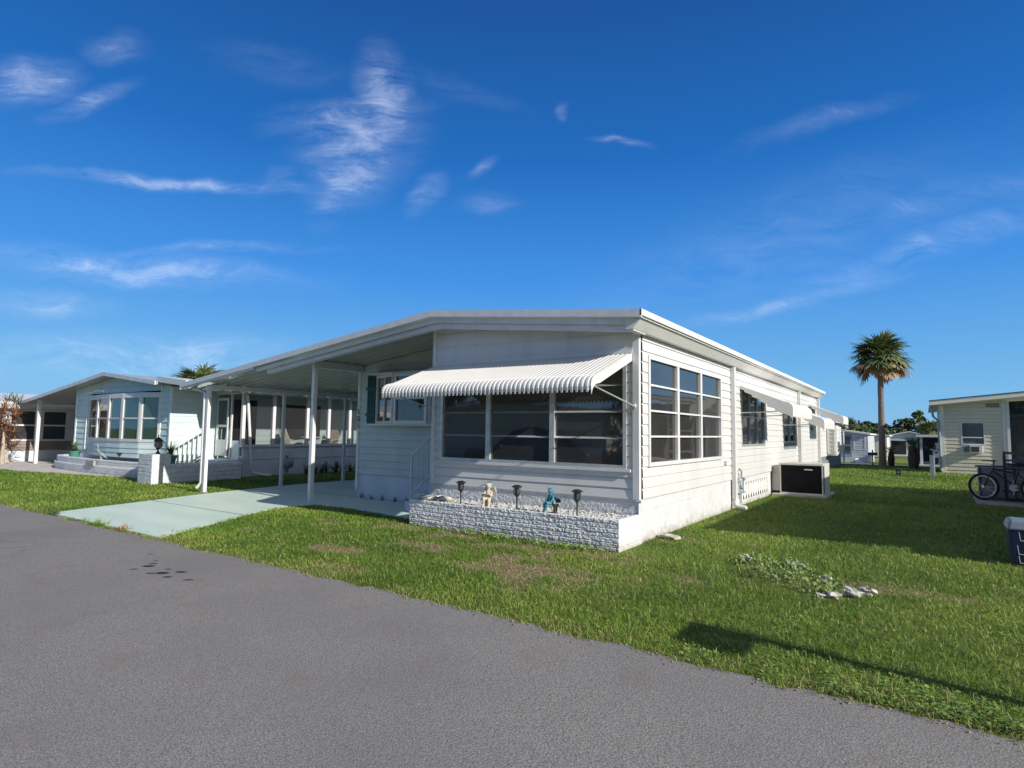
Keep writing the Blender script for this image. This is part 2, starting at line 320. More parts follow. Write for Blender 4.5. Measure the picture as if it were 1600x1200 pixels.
def siding(mb, F, u0, u1, z0, z1, top=None, holes=(), course=.158, lip=.016, n=0, zref=None):
    zr = z0 if zref is None else zref
    k0 = math.floor((z0-zr)/course - 1e-6); k = k0
    cuts = sorted({z0, z1} | {h[2] for h in holes} | {h[3] for h in holes})
    while True:
        a = zr + k*course; b = a+course; k += 1
        if a >= z1-1e-6: break
        zs = [z for z in cuts if a+1e-4 < z < b-1e-4]; lv = [max(a, z0)] + zs + [min(b, z1)]; lv = sorted(set(lv))
        for za, zb in zip(lv[:-1], lv[1:]):
            if zb-za < 1e-4: continue
            zm = (za+zb)/2; iv = [(u0, u1)]
            for h in holes:
                if h[2] <= zm <= h[3]:
                    ni = []
                    for (p, q) in iv:
                        if h[1] <= p or h[0] >= q: ni.append((p, q)); continue
                        if h[0] > p: ni.append((p, h[0]))
                        if h[1] < q: ni.append((h[1], q))
                    iv = ni
            gr = b - .17*course
            if top: iv = [(p0_+(q0_-p0_)*i_/n_, p0_+(q0_-p0_)*(i_+1)/n_) for (p0_, q0_) in iv for n_ in [max(1, int((q0_-p0_)/.35))] for i_ in range(n_)]
            for (p, q) in iv:
                segs = []
                def nface(z): return n + lip - (lip-.006)*min(1, (z-a)/(gr-a))
                if za < gr: segs.append((za, min(zb, gr), nface(za), nface(min(zb, gr))))
                if zb > gr: segs.append((max(za, gr), zb, n-.005, n-.005))
                if za < gr < zb: segs.append((gr-.0005, gr+.0005, n+.006, n-.005))
                for (s0, s1, m0, m1) in segs:
                    poly = [(p, s0, m0), (q, s0, m0), (q, s1, m1), (p, s1, m1)]
                    if top: poly = clip_top(poly, top)
                    if len(poly) >= 3: mb.add([F.p(*c) for c in poly], [tuple(range(len(poly)))])
                if abs(za-a) < 1e-5:
                    lp = [(p, za, n-.008), (q, za, n-.008), (q, za+.001, n+lip), (p, za+.001, n+lip)]
                    if not top or (top(p) > za and top(q) > za): mb.add([F.p(*c) for c in lp], [(0, 1, 2, 3)])
    return mb
def window(parent, F, u0, u1, z0, z1, cols, rows, fm, gm, fw=.05, mw=.04, rw=.03, proud=.03, gl=-.02, split=None, name='window', label=None, louv=False):
    mb = MB()
    fbox(mb, F, u0, u0+fw, z0, z1, gl-.01, proud); fbox(mb, F, u1-fw, u1, z0, z1, gl-.01, proud)
    fbox(mb, F, u0+fw, u1-fw, z1-fw, z1, gl-.01, proud-.002); fbox(mb, F, u0+fw, u1-fw, z0, z0+fw, gl-.01, proud-.002)
    us = [u0+fw + (u1-u0-2*fw)*k/cols for k in range(cols+1)] if split is None else [u0+fw]+list(split)+[u1-fw]
    for u in us[1:-1]: fbox(mb, F, u-mw/2, u+mw/2, z0+fw, z1-fw, gl-.01, proud-.006)
    for k in range(1, rows):
        z = z0+fw + (z1-z0-2*fw)*k/rows
        for a, b in zip(us[:-1], us[1:]):
            aa = a + (mw/2 if a != us[0] else 0); bb = b - (mw/2 if b != us[-1] else 0)
            if louv:   # a slanted jalousie rail catching the sky
                mb.add([F.p(aa, z-rw/2, proud-.012), F.p(bb, z-rw/2, proud-.012), F.p(bb, z+rw/2, gl), F.p(aa, z+rw/2, gl),
                        F.p(aa, z-rw/2, gl), F.p(bb, z-rw/2, gl)], [(0, 1, 2, 3), (4, 5, 1, 0), (0, 3, 4), (1, 5, 2)])
            else: fbox(mb, F, aa, bb, z-rw/2, z+rw/2, gl-.005, proud-.012)
    w = mb.build(name, fm, parent, label=label)
    g = MB(); g.add([F.p(u0+fw*.5, z0+fw*.5, gl), F.p(u1-fw*.5, z0+fw*.5, gl), F.p(u1-fw*.5, z1-fw*.5, gl), F.p(u0+fw*.5, z1-fw*.5, gl)], [(0, 1, 2, 3)])
    g.build('pane', gm, w)
    return w
def roof_slab(pts, thick, y0, y1):
    return MB().prism([(x, z) for x, z in pts] + [(x, z-thick) for x, z in reversed(pts)], y0, y1)
def slopebar(mb, p0, p1, top, bot, ya, yb):   # sheared bar following (x,z) from p0 to p1, between z-top and z-bot
    return mb.hexa([(p0[0], ya, p0[1]-bot), (p1[0], ya, p1[1]-bot), (p1[0], yb, p1[1]-bot), (p0[0], yb, p0[1]-bot)],
                   [(p0[0], ya, p0[1]-top), (p1[0], ya, p1[1]-top), (p1[0], yb, p1[1]-top), (p0[0], yb, p0[1]-top)])
def brickface(F, u0, u1, z0, z1, course=.062, blen=.31, depth=.022, res=.009, rough=.03, seed=3):
    nu = max(2, int((u1-u0)/res)); nz = max(2, int((z1-z0)/(res*.8)))
    U, Zz = np.meshgrid(np.linspace(u0, u1, nu), np.linspace(z0, z1, nz))
    r = np.floor((Zz-z0)/course); fz = (Zz-z0)/course - r
    sh = (np.sin(r*12.9898)*43758.5) % 1.0; bl = blen*(1 + .25*np.sin(r*3.1))
    fu = ((U/bl)+sh); bi = np.floor(fu); fu = fu-bi
    edge = np.minimum(np.minimum(fz, 1-fz)*course, np.minimum(fu, 1-fu)*bl*2.2)
    body = np.clip(edge/.008, 0, 1)
    h = body*(depth + rough*(.45*fbm(U*16+bi*3.3, Zz*26+r*7.7, seed, 3)+.75*fbm(U*38+Zz*24, Zz*50-U*10+r*5.1, seed+9, 3)-.55)*1.8 + .12*depth*(np.sin(bi*7.1+r*3.7)))
    h[:, 0] = 0; h[:, -1] = 0
    mb = MB(); pts = [F.p(float(a), float(b), float(c)) for a, b, c in zip(U.ravel(), Zz.ravel(), h.ravel())]
    fs = [(j*nu+i, j*nu+i+1, (j+1)*nu+i+1, (j+1)*nu+i) for j in range(nz-1) for i in range(nu-1)]
    return mb.add(pts, fs)

# ---------------------------------------------------------------- ground
def gz(y): return -max(0.0, min(.8, .03*(y-30)))
BARE = [(-3.6, -1.15, .55, .16), (-2.35, -1.2, .75, .16), (-1.25, -1.35, .7, .22), (-.2, -1.25, .5, .22), (-2.3, -2.15, .5, .22), (-.35, -2.5, .8, .35), (-4.9, -1.6, .5, .3),
        (1.2, 2.1, .35, .16), (1.2, -1.7, .3, .14), (-.9, -1.9, .35, .25), (.25, .75, .25, .2), (-3.1, -2.9, .3, .2)]
def bare(x, y):
    b = np.zeros_like(x)
    n = fbm(x*3+5, y*3+9, 20, 4)
    for (a, c, ra, rb) in BARE:
        d = np.sqrt(((x-a)/ra)**2+((y-c)/rb)**2) + (n-.5)*4.2
        b = np.maximum(b, np.clip(1.15-d, 0, 1)*.75)
    b = np.maximum(b, np.clip((fbm(x*1.1+40, y*1.1+3, 31, 4)-.60)*4, 0, .45)*(y < 1.5)*(x > -6))
    return np.clip(b*1.1, 0, 1)*np.clip(.55+1.3*fbm(x*9, y*9, 77, 3), 0, 1)
xs = np.unique(np.concatenate([np.linspace(-600, -34, 12), np.arange(-34, -12, .5), np.arange(-12, 9, .12), np.arange(9, 30, .8), np.linspace(30, 600, 12)]))
ys = np.unique(np.concatenate([np.linspace(-300, -20, 8), np.arange(-20, -4.3, 1.5), np.arange(-4.3, 6, .12), np.arange(6, 30, .6), np.arange(30, 62, 2), np.linspace(62, 900, 16)]))
GX, GY = np.meshgrid(xs, ys); GZ = np.array([[gz(y)]*len(xs) for y in ys])
me = bpy.data.meshes.new('lawn_ground'); nx = len(xs)
me.from_pydata(np.stack([GX.ravel(), GY.ravel(), GZ.ravel()], 1).tolist(), [], [(j*nx+i, j*nx+i+1, (j+1)*nx+i+1, (j+1)*nx+i) for j in range(len(ys)-1) for i in range(nx-1)])
at = me.attributes.new('bare', 'FLOAT', 'POINT'); at.data.foreach_set('value', bare(GX, GY).ravel().astype(np.float32))
gm = bpy.data.materials.new('lawn_soil_and_grass'); gm.use_nodes = True
n = gm.node_tree.nodes; l = gm.node_tree.links; b = n['Principled BSDF']; b.inputs['Roughness'].default_value = .95; b.inputs['Specular IOR Level'].default_value = .15
tcn = n.new('ShaderNodeTexCoord')
def gnoise(sc, det=6):
    t = n.new('ShaderNodeTexNoise'); t.inputs['Scale'].default_value = sc; t.inputs['Detail'].default_value = det; l.new(tcn.outputs['Object'], t.inputs['Vector']); return t
def gmix(f, a, b_):
    x = n.new('ShaderNodeMix'); x.data_type = 'RGBA'
    l.new(f, x.inputs['Factor'])
    for i, c in ((6, a), (7, b_)):
        if isinstance(c, tuple): x.inputs[i].default_value = (*c, 1)
        else: l.new(c, x.inputs[i])
    return x.outputs[2]
def gmr(f, a, c):
    r = n.new('ShaderNodeMapRange'); r.inputs['From Min'].default_value = a; r.inputs['From Max'].default_value = c; l.new(f, r.inputs['Value']); return r.outputs[0]
g1 = gmix(gmr(gnoise(14).outputs['Fac'], .35, .65), (.07, .095, .02), (.17, .20, .045))
g2 = gmix(gmr(gnoise(.35, 3).outputs['Fac'], .4, .65), g1, (.17, .195, .045))
so1 = gmix(gmr(gnoise(22).outputs['Fac'], .35, .65), (.22, .14, .095), (.36, .26, .19))
aa = n.new('ShaderNodeAttribute'); aa.attribute_name = 'bare'
gc = gmix(aa.outputs['Fac'], g2, so1); l.new(gc, b.inputs['Base Color'])
bp = n.new('ShaderNodeBump'); bp.inputs['Strength'].default_value = .9; bp.inputs['Distance'].default_value = .04; l.new(gnoise(45, 8).outputs['Fac'], bp.inputs['Height']); l.new(bp.outputs[0], b.inputs['Normal'])
me.materials.append(gm); o = bpy.data.objects.new('lawn_ground', me); COL.objects.link(o); o['kind'] = 'structure'

# road: noise-worn edge at y ~ -4.05
def edge_ys(x): return -4.06 + .10*(fbm(x*1.3+50, np.full_like(x, .5), 5, 4)-.5)*2 + .20*(fbm(x*6.5+20, np.full_like(x, .5), 15, 3)-.45)
def edge_y(x): return float(edge_ys(np.array([float(x)]))[0])
mb = MB(); xr = list(np.arange(-60, -14, 1.0)) + list(np.arange(-14, 8, .07)) + list(np.arange(8, 80, 2.0))
vs = [];  
for x in xr: vs += [(x, -12.4, .006), (x, -6, .006), (x, edge_y(x), .006)]
mb.add(vs, [q for i in range(len(xr)-1) for q in ((i*3, i*3+3, i*3+4, i*3+1), (i*3+1, i*3+4, i*3+5, i*3+2))])
am = bpy.data.materials.new('asphalt'); am.use_nodes = True
n = am.node_tree.nodes; l = am.node_tree.links; b = n['Principled BSDF']; b.inputs['Roughness'].default_value = .9; b.inputs['Specular IOR Level'].default_value = .25
tcn = n.new('ShaderNodeTexCoord')
fine = gmr(gnoise(125, 5).outputs['Fac'], .36, .64)
c1 = gmix(fine, (.108, .103, .096), (.325, .310, .290))
vo = n.new('ShaderNodeTexVoronoi'); vo.inputs['Scale'].default_value = 60; l.new(tcn.outputs['Object'], vo.inputs['Vector'])
spk = n.new('ShaderNodeMapRange'); spk.inputs['From Min'].default_value = .12; spk.inputs['From Max'].default_value = .05; l.new(vo.outputs['Distance'], spk.inputs['Value'])
vsel = n.new('ShaderNodeMath'); vsel.operation = 'GREATER_THAN'; vsel.inputs[1].default_value = .86
sepc = n.new('ShaderNodeSeparateColor'); l.new(vo.outputs['Color'], sepc.inputs[0]); l.new(sepc.outputs[0], vsel.inputs[0])
ml = n.new('ShaderNodeMath'); ml.operation = 'MULTIPLY'; l.new(spk.outputs[0], ml.inputs[0]); l.new(vsel.outputs[0], ml.inputs[1])
c2 = gmix(ml.outputs[0], c1, (.50, .48, .45))
c3m = n.new('ShaderNodeMath'); c3m.operation = 'MULTIPLY'; c3m.inputs[1].default_value = .5; l.new(gmr(gnoise(.7, 4).outputs['Fac'], .42, .7), c3m.inputs[0])
c3 = gmix(c3m.outputs[0], c2, (.165, .158, .152))
c4m = n.new('ShaderNodeMath'); c4m.operation = 'MULTIPLY'; c4m.inputs[1].default_value = .5; l.new(gmr(gnoise(2.3, 5).outputs['Fac'], .58, .72), c4m.inputs[0])
c4 = gmix(c4m.outputs[0], c3, (.19, .165, .152))
# sealed strip nearer the camera
sx = n.new('ShaderNodeSeparateXYZ'); l.new(tcn.outputs['Object'], sx.inputs[0])
# oil drips on the road
stain = None
for (ax, ay, r_, q) in [(-3.93, -4.93, .07, 1.), (-3.47, -5.0, .075, 1.), (-3.36, -4.85, .06, 1.), (-4.03, -4.83, .05, .8), (-3.25, -5.05, .05, .9), (-4.6, -4.6, .05, .5), (-2.95, -4.98, .05, .8), (-3.9, -5.1, .05, .6), (-3.6, -4.87, .04, .7), (-4.15, -4.75, .03, .8), (-3.55, -5.08, .05, .8)]:
    mp = n.new('ShaderNodeMapping'); mp.vector_type = 'TEXTURE'; mp.inputs['Location'].default_value = (ax, ay, 0); mp.inputs['Scale'].default_value = (r_*1.2, r_*.8, 9); mp.inputs['Rotation'].default_value = (0, 0, .5); l.new(tcn.outputs['Object'], mp.inputs[0])
    le = n.new('ShaderNodeVectorMath'); le.operation = 'LENGTH'; l.new(mp.outputs[0], le.inputs[0])
    rr = n.new('ShaderNodeMapRange'); rr.inputs['From Min'].default_value = 1.1; rr.inputs['From Max'].default_value = .6; rr.inputs['To Max'].default_value = q; l.new(le.outputs['Value'], rr.inputs['Value'])
    if stain is None: stain = rr.outputs[0]
    else:
        mm = n.new('ShaderNodeMath'); mm.operation = 'MAXIMUM'; l.new(stain, mm.inputs[0]); l.new(rr.outputs[0], mm.inputs[1]); stain = mm.outputs[0]
cv = n.new('ShaderNodeTexVoronoi'); cv.feature = 'DISTANCE_TO_EDGE'; cv.inputs['Scale'].default_value = .55
cw = n.new('ShaderNodeVectorMath'); cw.operation = 'MULTIPLY_ADD'; l.new(gnoise(1.6, 6).outputs['Color'], cw.inputs[0]); cw.inputs[1].default_value = (.7, .7, 0); l.new(tcn.outputs['Object'], cw.inputs[2]); l.new(cw.outputs[0], cv.inputs['Vector'])
cr = n.new('ShaderNodeMapRange'); cr.inputs['From Min'].default_value = .007; cr.inputs['From Max'].default_value = .0; cr.inputs['To Max'].default_value = .6; l.new(cv.outputs['Distance'], cr.inputs['Value'])
cm = n.new('ShaderNodeMath'); cm.operation = 'MULTIPLY'; l.new(cr.outputs[0], cm.inputs[0]); l.new(gmr(gnoise(.45, 3).outputs['Fac'], .55, .68), cm.inputs[1])
c4b = gmix(cm.outputs[0], c4, (.07, .065, .06))
c5 = gmix(stain, c4b, (.014, .014, .016)); l.new(c5, b.inputs['Base Color'])
bp = n.new('ShaderNodeBump'); bp.inputs['Strength'].default_value = .8; bp.inputs['Distance'].default_value = .006; l.new(gnoise(80, 5).outputs['Fac'], bp.inputs['Height']); l.new(bp.outputs[0], b.inputs['Normal'])
mb.build('road', am, kind='structure')

DRV = [(-9.62, -4.02), (-5.62, -4.02), (-6.15, -3.1), (-6.75, -2.0), (-7.15, -1.3), (-7.3, -.7), (-7.0, -.25), (-6.2, -.15), (-5.2, -.25), (-4.08, -.42), (-4.08, 1.28), (-7.6, 1.28), (-7.6, 11), (-11.4, 11), (-11.35, 4.2), (-11.3, 1.9), (-10.75, -.6), (-10.2, -2.2)]
mb = MB(); mb.add([(x, y, .004) for x, y in DRV]+[(x, y, .026) for x, y in DRV], [tuple(range(len(DRV), 2*len(DRV)))] + [(i, (i+1) % len(DRV), len(DRV)+(i+1) % len(DRV), len(DRV)+i) for i in range(len(DRV))])
mb.build('driveway', drive_m, kind='structure')
mb = MB(); mb.box(-10.2, -6.78, -2.014, -2.0, .027, .029); mb.build('driveway_joint', dark_m, kind='structure'); mb = MB(); mb.box(-11.3, -7.62, 1.3, 1.314, .027, .029); mb.build('driveway_joint', dark_m, kind='structure')
# beige path in front of the far left homes
PTH = [(-34, -.9), (-24.1, -.85), (-22.2, -.75), (-20.4, -.3), (-19.2, -.05), (-16.9, .45), (-15.4, .3), (-15.3, .8), (-24.6, 1.4), (-27.5, 1.6), (-27.5, 12), (-24.0, 12), (-24.0, 14), (-29, 14), (-29, .15), (-34, .1)]
mb = MB(); mb.add([(x, y, .012) for x, y in PTH], [tuple(range(len(PTH)))]); mb.build('path', conc, kind='structure')
# back road and its slabs
mb = MB(); yy = [33.5, 37.5]; mb.add([(-60, 33.5, gz(33.5)+.02), (80, 33.5, gz(33.5)+.02), (80, 38.5, gz(38.5)+.02), (-60, 38.5, gz(38.5)+.02)], [(0, 1, 2, 3)]); mb.build('road', conc_d, kind='structure')

# ---------------------------------------------------------------- MAIN HOUSE
H = thing('mobile_home', 'long white double wide mobile home with shallow gable roof, nearest the road, attached carport', 'mobile home', (-4, 9, 0))
RZ = lambda x: 3.70 - (.098*(x+3.65) if x > -3.65 else .118*(-3.65-x))
FF = Fr((0, 0, 0), (1, 0, 0), (0, -1, 0)); FS = Fr((0, 0, 0), (0, 1, 0), (1, 0, 0)); FRc = Fr((0, 1.3, 0), (1, 0, 0), (0, -1, 0))
FJ = Fr((-4.08, 0, 0), (0, 1, 0), (-1, 0, 0)); FL = Fr((-7.6, 0, 0), (0, 1, 0), (-1, 0, 0)); FB = Fr((0, 18.0, 0), (1, 0, 0), (0, 1, 0))
top = lambda u: RZ(u)-.12
# front wall
mb = MB(); siding(mb, FF, -4.0, -.1, .634, 2.86, holes=[(-3.86, -.2, 1.067, 2.79)]); mb.build('front_wall', white, H)
mb = MB(); siding(mb, FF, -4.0, -.1, 2.88, 3.8, top=top, course=.27, lip=.010, n=.004); fbox(mb, FF, -4.0, -.1, 2.815, 2.88, .0, .035); mb.build('gable_panel', white, H)
mb = MB(); fbox(mb, FF, -4.08, -4.0, .634, RZ(-4)-.12, -.05, .03); mb.build('corner_post', white_trim, H); mb = MB(); fbox(mb, FF, -.10, .0, .634, 3.20, -.05, .028); mb.build('corner_post', white_trim, H)
mb = MB(); mb.box(-.05, .026, -.026, .09, .60, .634); mb.build('corner_cap', white_trim, H)
# side wall
hs_ = [(.30, 4.26, 1.10, 2.80), (5.95, 8.35, 1.33, 2.72), (10.93, 12.95, 1.18, 2.38), (15.9, 16.7, 1.75, 2.6)]
mb = MB(); siding(mb, FS, .09, 18.0, .634, 3.14, holes=hs_, zref=.634, lip=.011); mb.build('side_wall', white, H)
mb = MB(); siding(mb, FRc, -7.52, -4.08, .58, 3.5, top=lambda u: RZ(u)-.14, holes=[(-6.95, -4.9, 1.72, 2.85)], course=.158); mb.build('recessed_wall', recess_shade, H)
mb = MB(); fbox(mb, FRc, -7.6, -7.52, .2, 3.22, -.04, .026); mb.build('corner_post', white_trim, H)
mb = MB(); siding(mb, FJ, .03, 1.3, .634, 3.6, holes=[(.25, 1.1, .64, 2.7)]); mb.build('entry_wall', white, H)
mb = MB(); fbox(mb, FJ, .25, 1.1, .64, 2.7, -.04, -.02); d = mb.build('entry_door', white_trim, H); MB().lathe([(.01, 0), (.03, .01), (.03, .05), (.008, .06)], (-4.11, .95, 1.6), 8).build('handle', chrome, d)
mb = MB(); siding(mb, FL, 1.3, 18.0, .6, 3.3); mb.build('carport_side_wall', white, H)
mb = MB(); siding(mb, FB, -7.6, 0, .6, 3.8, top=top); mb.build('back_wall', white, H)
# foundation
FFo = Fr((0, .015, 0), (1, 0, 0), (0, -1, 0)); FSo = Fr((-.02, 0, 0), (0, 1, 0), (1, 0, 0))
f = brickface(FFo, -4.08, -.02, .0, .634, course=.30, blen=.62, depth=.006, res=.02, rough=.012, seed=9).build('front_foundation', block_white, H)
mb = MB(); mb.add([FFo.p(-.02, 0, 0), FFo.p(-.02, .634, 0), FSo.p(.0, .634, 0), FSo.p(0, 0, 0)], [(0, 1, 2, 3)])
mb2 = brickface(FSo, .0, 6.0, .0, .634, course=.22, blen=.75, depth=.005, res=.045, rough=.006, seed=11); mb2.add(mb.v, mb.f)
fbox(mb2, FSo, 6.0, 8.75, .50, .634, -.02, .0); fbox(mb2, FSo, 6.0, 8.75, .0, .12, -.02, .0); fbox(mb2, FSo, 8.75, 18.0, 0, .634, -.02, .0)
mb2.build('side_foundation', block_white, H)
mb = MB(); mb.box(-7.58, -4.1, 1.325, 1.4, 0, .58); mb.box(-7.57, -7.5, 1.4, 17.9, 0, .6); mb.box(-4.07, -4.0, .03, 1.3, 0, .634); mb.build('recess_foundation', base_blue, H)
mb = MB(); mb.box(-.12, -.10, 6.0, 8.75, .1, .52); ob = mb.build('vent_void', dark_m, H)
mb = MB()   # decorative lattice blocks
for k in range(11):
    y0 = 6.02 + k*.247
    for (a, c) in (((y0, .12), (y0+.247, .50)), ((y0+.247, .12), (y0, .50))):
        mb.bar((-.03, a[0], a[1]), (-.03, c[0], c[1]), .05, .028, up=(1, 0, 0))
    mb.bar((-.03, y0, .12), (-.03, y0, .50), .06, .03, up=(1, 0, 0)); 
    mb.blob((-.02, y0+.123, .31), (.03, .05, .05), 8, 5)
mb.build('foundation_vent', white_old, H)
# windows
wf = window(H, FF, -3.86, -.2, 1.067, 2.79, 3, 4, alu, g_front, fw=.055, mw=.09, rw=.03, proud=.035, split=(-2.775, -1.49), louv=True, label='wide dark three bay window under the big awning')
mb = MB(); fbox(mb, FF, -3.92, -.13, 1.025, 1.067, .0, .055); mb.build('sill', white_trim, wf)
ws = window(H, FS, .30, 4.26, 1.10, 2.80, 3, 4, white_trim, g_side, fw=.06, mw=.10, rw=.03, proud=.032, label='large three column side window of twelve panes')
window(H, FS, 5.95, 8.35, 1.33, 2.72, 3, 2, alu, g_back, fw=.05, mw=.05, rw=.03, proud=.02, label='tall dark side window under the nearer side awning')
w3 = window(H, FS, 10.93, 12.95, 1.38, 2.38, 2, 1, alu, g_back, fw=.05, mw=.05, proud=.02, label='smaller dark window with grey panel below')
mb = MB(); fbox(mb, FS, 10.93, 12.95, 1.18, 1.38, -.02, .015); mb.build('sill_panel', util_g, w3)
window(H, FS, 15.9, 16.7, 1.75, 2.6, 1, 2, alu, g_back, fw=.05, proud=.02, label='small dark window far along the side')
# recess window: shallow box bay
rb = MB(); FB2 = Fr((0, .98, 0), (1, 0, 0), (0, -1, 0))
rb.box(-6.98, -4.88, 1.0, 1.31, 1.70, 1.735)
ob = rb.build('bay_window', white_trim, H, label='boxed bay window beside the green shutter'); MB().box(-6.98, -4.88, 1.0, 1.31, 2.84, 2.88).build('window_head', white_trim, ob)
window(ob, FB2, -6.1, -5.12, 1.735, 2.84, 1, 2, white_trim, g_front, fw=.07, mw=.05, rw=.045, proud=.02, name='front_sash')
FBl = Fr((-6.98, 1.29, 0), Vector((.83, -.30, 0)).normalized(), Vector((-.30, -.83, 0)).normalized())
window(ob, FBl, 0.0, .90, 1.735, 2.84, 2, 1, white_trim, g_front, fw=.06, mw=.04, proud=.02, name='angled_sash')
FBr = Fr((-5.12, .99, 0), Vector((.24, .30, 0)).normalized(), Vector((.30, -.24, 0)).normalized())
window(ob, FBr, 0.01, .37, 1.735, 2.84, 1, 1, white_trim, g_front, fw=.06, proud=.02, name='angled_sash')
sh = MB(); fbox(sh, FRc, -7.26, -6.98, 1.74, 2.86, .012, .04)
for k in range(5): fbox(sh, FRc, -7.245+k*.053, -7.215+k*.053, 1.80, 2.80, .04, .048)
for z in (2.55, 1.95): fbox(sh, FRc, -7.29, -6.97, z-.03, z+.03, .048, .06)
sh.build('shutter', green_sh, H)
# house numbers
def digit(mb, F, ch, u, z, h, n0, w=.012):
    ww = h*.5
    seg = {'a': ((0, h), (ww, h)), 'g': ((0, h/2), (ww, h/2)), 'd': ((0, 0), (ww, 0)), 'f': ((0, h/2), (0, h)), 'b': ((ww, h/2), (ww, h)), 'e': ((0, 0), (0, h/2)), 'c': ((ww, 0), (ww, h/2))}
    use = {'1': 'bc', '3': 'abgcd', '4': 'fgbc', '5': 'afgcd'}[ch]
    for s_ in use:
        (a0, b0), (a1, b1) = seg[s_]
        fbox(mb, F, u+min(a0, a1)-w, u+max(a0, a1)+w, z+min(b0, b1)-w, z+max(b0, b1)+w, n0, n0+.006)
for i, ch in enumerate('131'):
    mb = MB(); digit(mb, FRc, ch, -7.585 - (.02 if ch == '1' else 0) + .005, 1.97-i*.165, .10, .027); mb.build('house_number', black_m, H)
# roof
RT = [(.25, RZ(.25)), (-3.65, 3.70), (-7.7, RZ(-7.7))]
roof_slab(RT, .10, -.55, 18.15).build('roof', roof_white, H)
CT = [(-7.7, RZ(-7.7)), (-12.1, RZ(-12.1))]
roof_slab(CT, .085, -.55, 11.5).build('carport_roof', roof_white, H)
for (x_, y_, a_, c_) in ((-8.0, .1, .25, .05), (-5.6, .05, .5, .035), (-9.0, .3, .12, .09)):
    mb = MB(); mb.hexa([(x_-a_, y_, RZ(x_-a_)), (x_+a_, y_, RZ(x_+a_)), (x_+a_, y_+.3, RZ(x_+a_)), (x_-a_, y_+.3, RZ(x_-a_))], [(x_-a_, y_, RZ(x_-a_)+c_), (x_+a_, y_, RZ(x_+a_)+c_), (x_+a_, y_+.3, RZ(x_+a_)+c_), (x_-a_, y_+.3, RZ(x_-a_)+c_)]); mb.build('roof_flashing', roof_white, H)
# ceilings with pan ribs
mb = MB()
for (x0, x1, y0, y1) in ((-7.56, -4.10, -.40, 1.3), (-12.0, -7.64, -.50, 11.4)):
    mb.add([(x0, y0, RZ(x0)-.13), (x1, y0, RZ(x1)-.13), (x1, y1, RZ(x1)-.13), (x0, y1, RZ(x0)-.13)], [(3, 2, 1, 0)])
    y = y0+.3
    while y < y1-.05:
        slopebar(mb, (x0, RZ(x0)), (x1, RZ(x1)), .132, .160, y, y+.022); slopebar(mb, (x0, RZ(x0)), (x1, RZ(x1)), .132, .142, y+.14, y+.15); y += .3
mb.build('carport_ceiling', ceil_gloss, H)
# fascia bands on the front
mb = MB()
P = lambda x: (x, RZ(x))
for a, c in ((-3.65, .27), (-12.1, -3.65)): slopebar(mb, P(a), P(c), -.012, .10, -.60, -.55)
for a, c in ((-3.65, .16), (-9.0, -3.65)): slopebar(mb, P(a), P(c), .10, .19, -.50, -.44)
for a, c in ((-3.65, .0), (-8.7, -3.65)): slopebar(mb, P(a), P(c), .19, .28, -.42, -.30)
for a, c in ((-12.08, -9.0),): slopebar(mb, P(a), P(c), .10, .14, -.57, -.52)
mb.box(-12.15, -12.10, -.60, 11.5, RZ(-12.1)-.15, RZ(-12.1)+.012)
for k in range(26):
    x = -8.8 + k*.34
    mb.blob((x, -.422, RZ(x)-.215), (.008, .006, .008), 6, 4)
mb.build('front_fascia', fascia_m, H)
mb = MB(); mb.box(.25, .28, -.60, 18.15, RZ(.25)-.075, RZ(.25)+.012); ys_ = (-.5, 18.12); zt_ = RZ(.25)-.078
mb.add([(.248, -.5, zt_), (.248, 18.12, zt_), (.11, 18.12, 3.08), (.11, -.5, 3.08), (.0, -.5, zt_), (.0, 18.12, zt_), (.0, -.5, 3.08), (.0, 18.12, 3.08)], [(0, 3, 2, 1), (0, 4, 6, 3), (1, 2, 7, 5), (3, 6, 7, 2)])
mb.add([(0, -.503, zt_), (.246, -.503, zt_), (.11, -.503, 3.08), (0, -.503, 3.08)], [(0, 1, 2, 3)]); mb.box(.16, .246, -.52, -.45, zt_+.002, RZ(.25)-.012)
mb.build('side_gutter', roof_white, H)
mb = MB(); mb.box(-.0, .10, -.46, 0.0, 3.06, 3.16); mb.build('gutter_end', white_trim, H)
# downspouts and battens
for yp in (5.10, 13.45, 17.85):
    mb = MB(); mb.bar((.055, yp, .22 if yp < 6 else 0.02), (.055, yp, 3.12), .13, .08, up=(1, 0, 0))
    if yp < 6:
        mb.tube([(.06, yp, .24), (.07, yp-.01, .12), (.12, yp-.03, .07), (.30, yp-.06, .05)], .055, 10)
    mb.build('downspout', white_trim, H)
# utility manifold
mb = MB()
mb.tube([(.07, 5.55, .1), (.07, 5.55, .58), (.07, 5.75, .58), (.07, 5.75, .3)], .016, 6); mb.tube([(.07, 5.35, .32), (.07, 5.9, .32)], .016, 6); mb.tube([(.07, 5.4, .2), (.07, 5.4, .75), (.0, 5.4, .75)], .013, 6)
mb.blob((.08, 5.55, .45), (.05, .06, .05), 8, 6); mb.blob((.09, 5.75, .62), (.04, .05, .04), 8, 6); mb.tube([(.07, 5.62, .62), (.07, 5.62, .8), (.02, 5.62, .85)], .02, 6)
mb.build('utility_pipes', util_g, H)
mb = MB(); fbox(mb, FS, 4.45, 4.62, .98, 1.06, .01, .06); mb.build('outlet_box', white_trim, H)
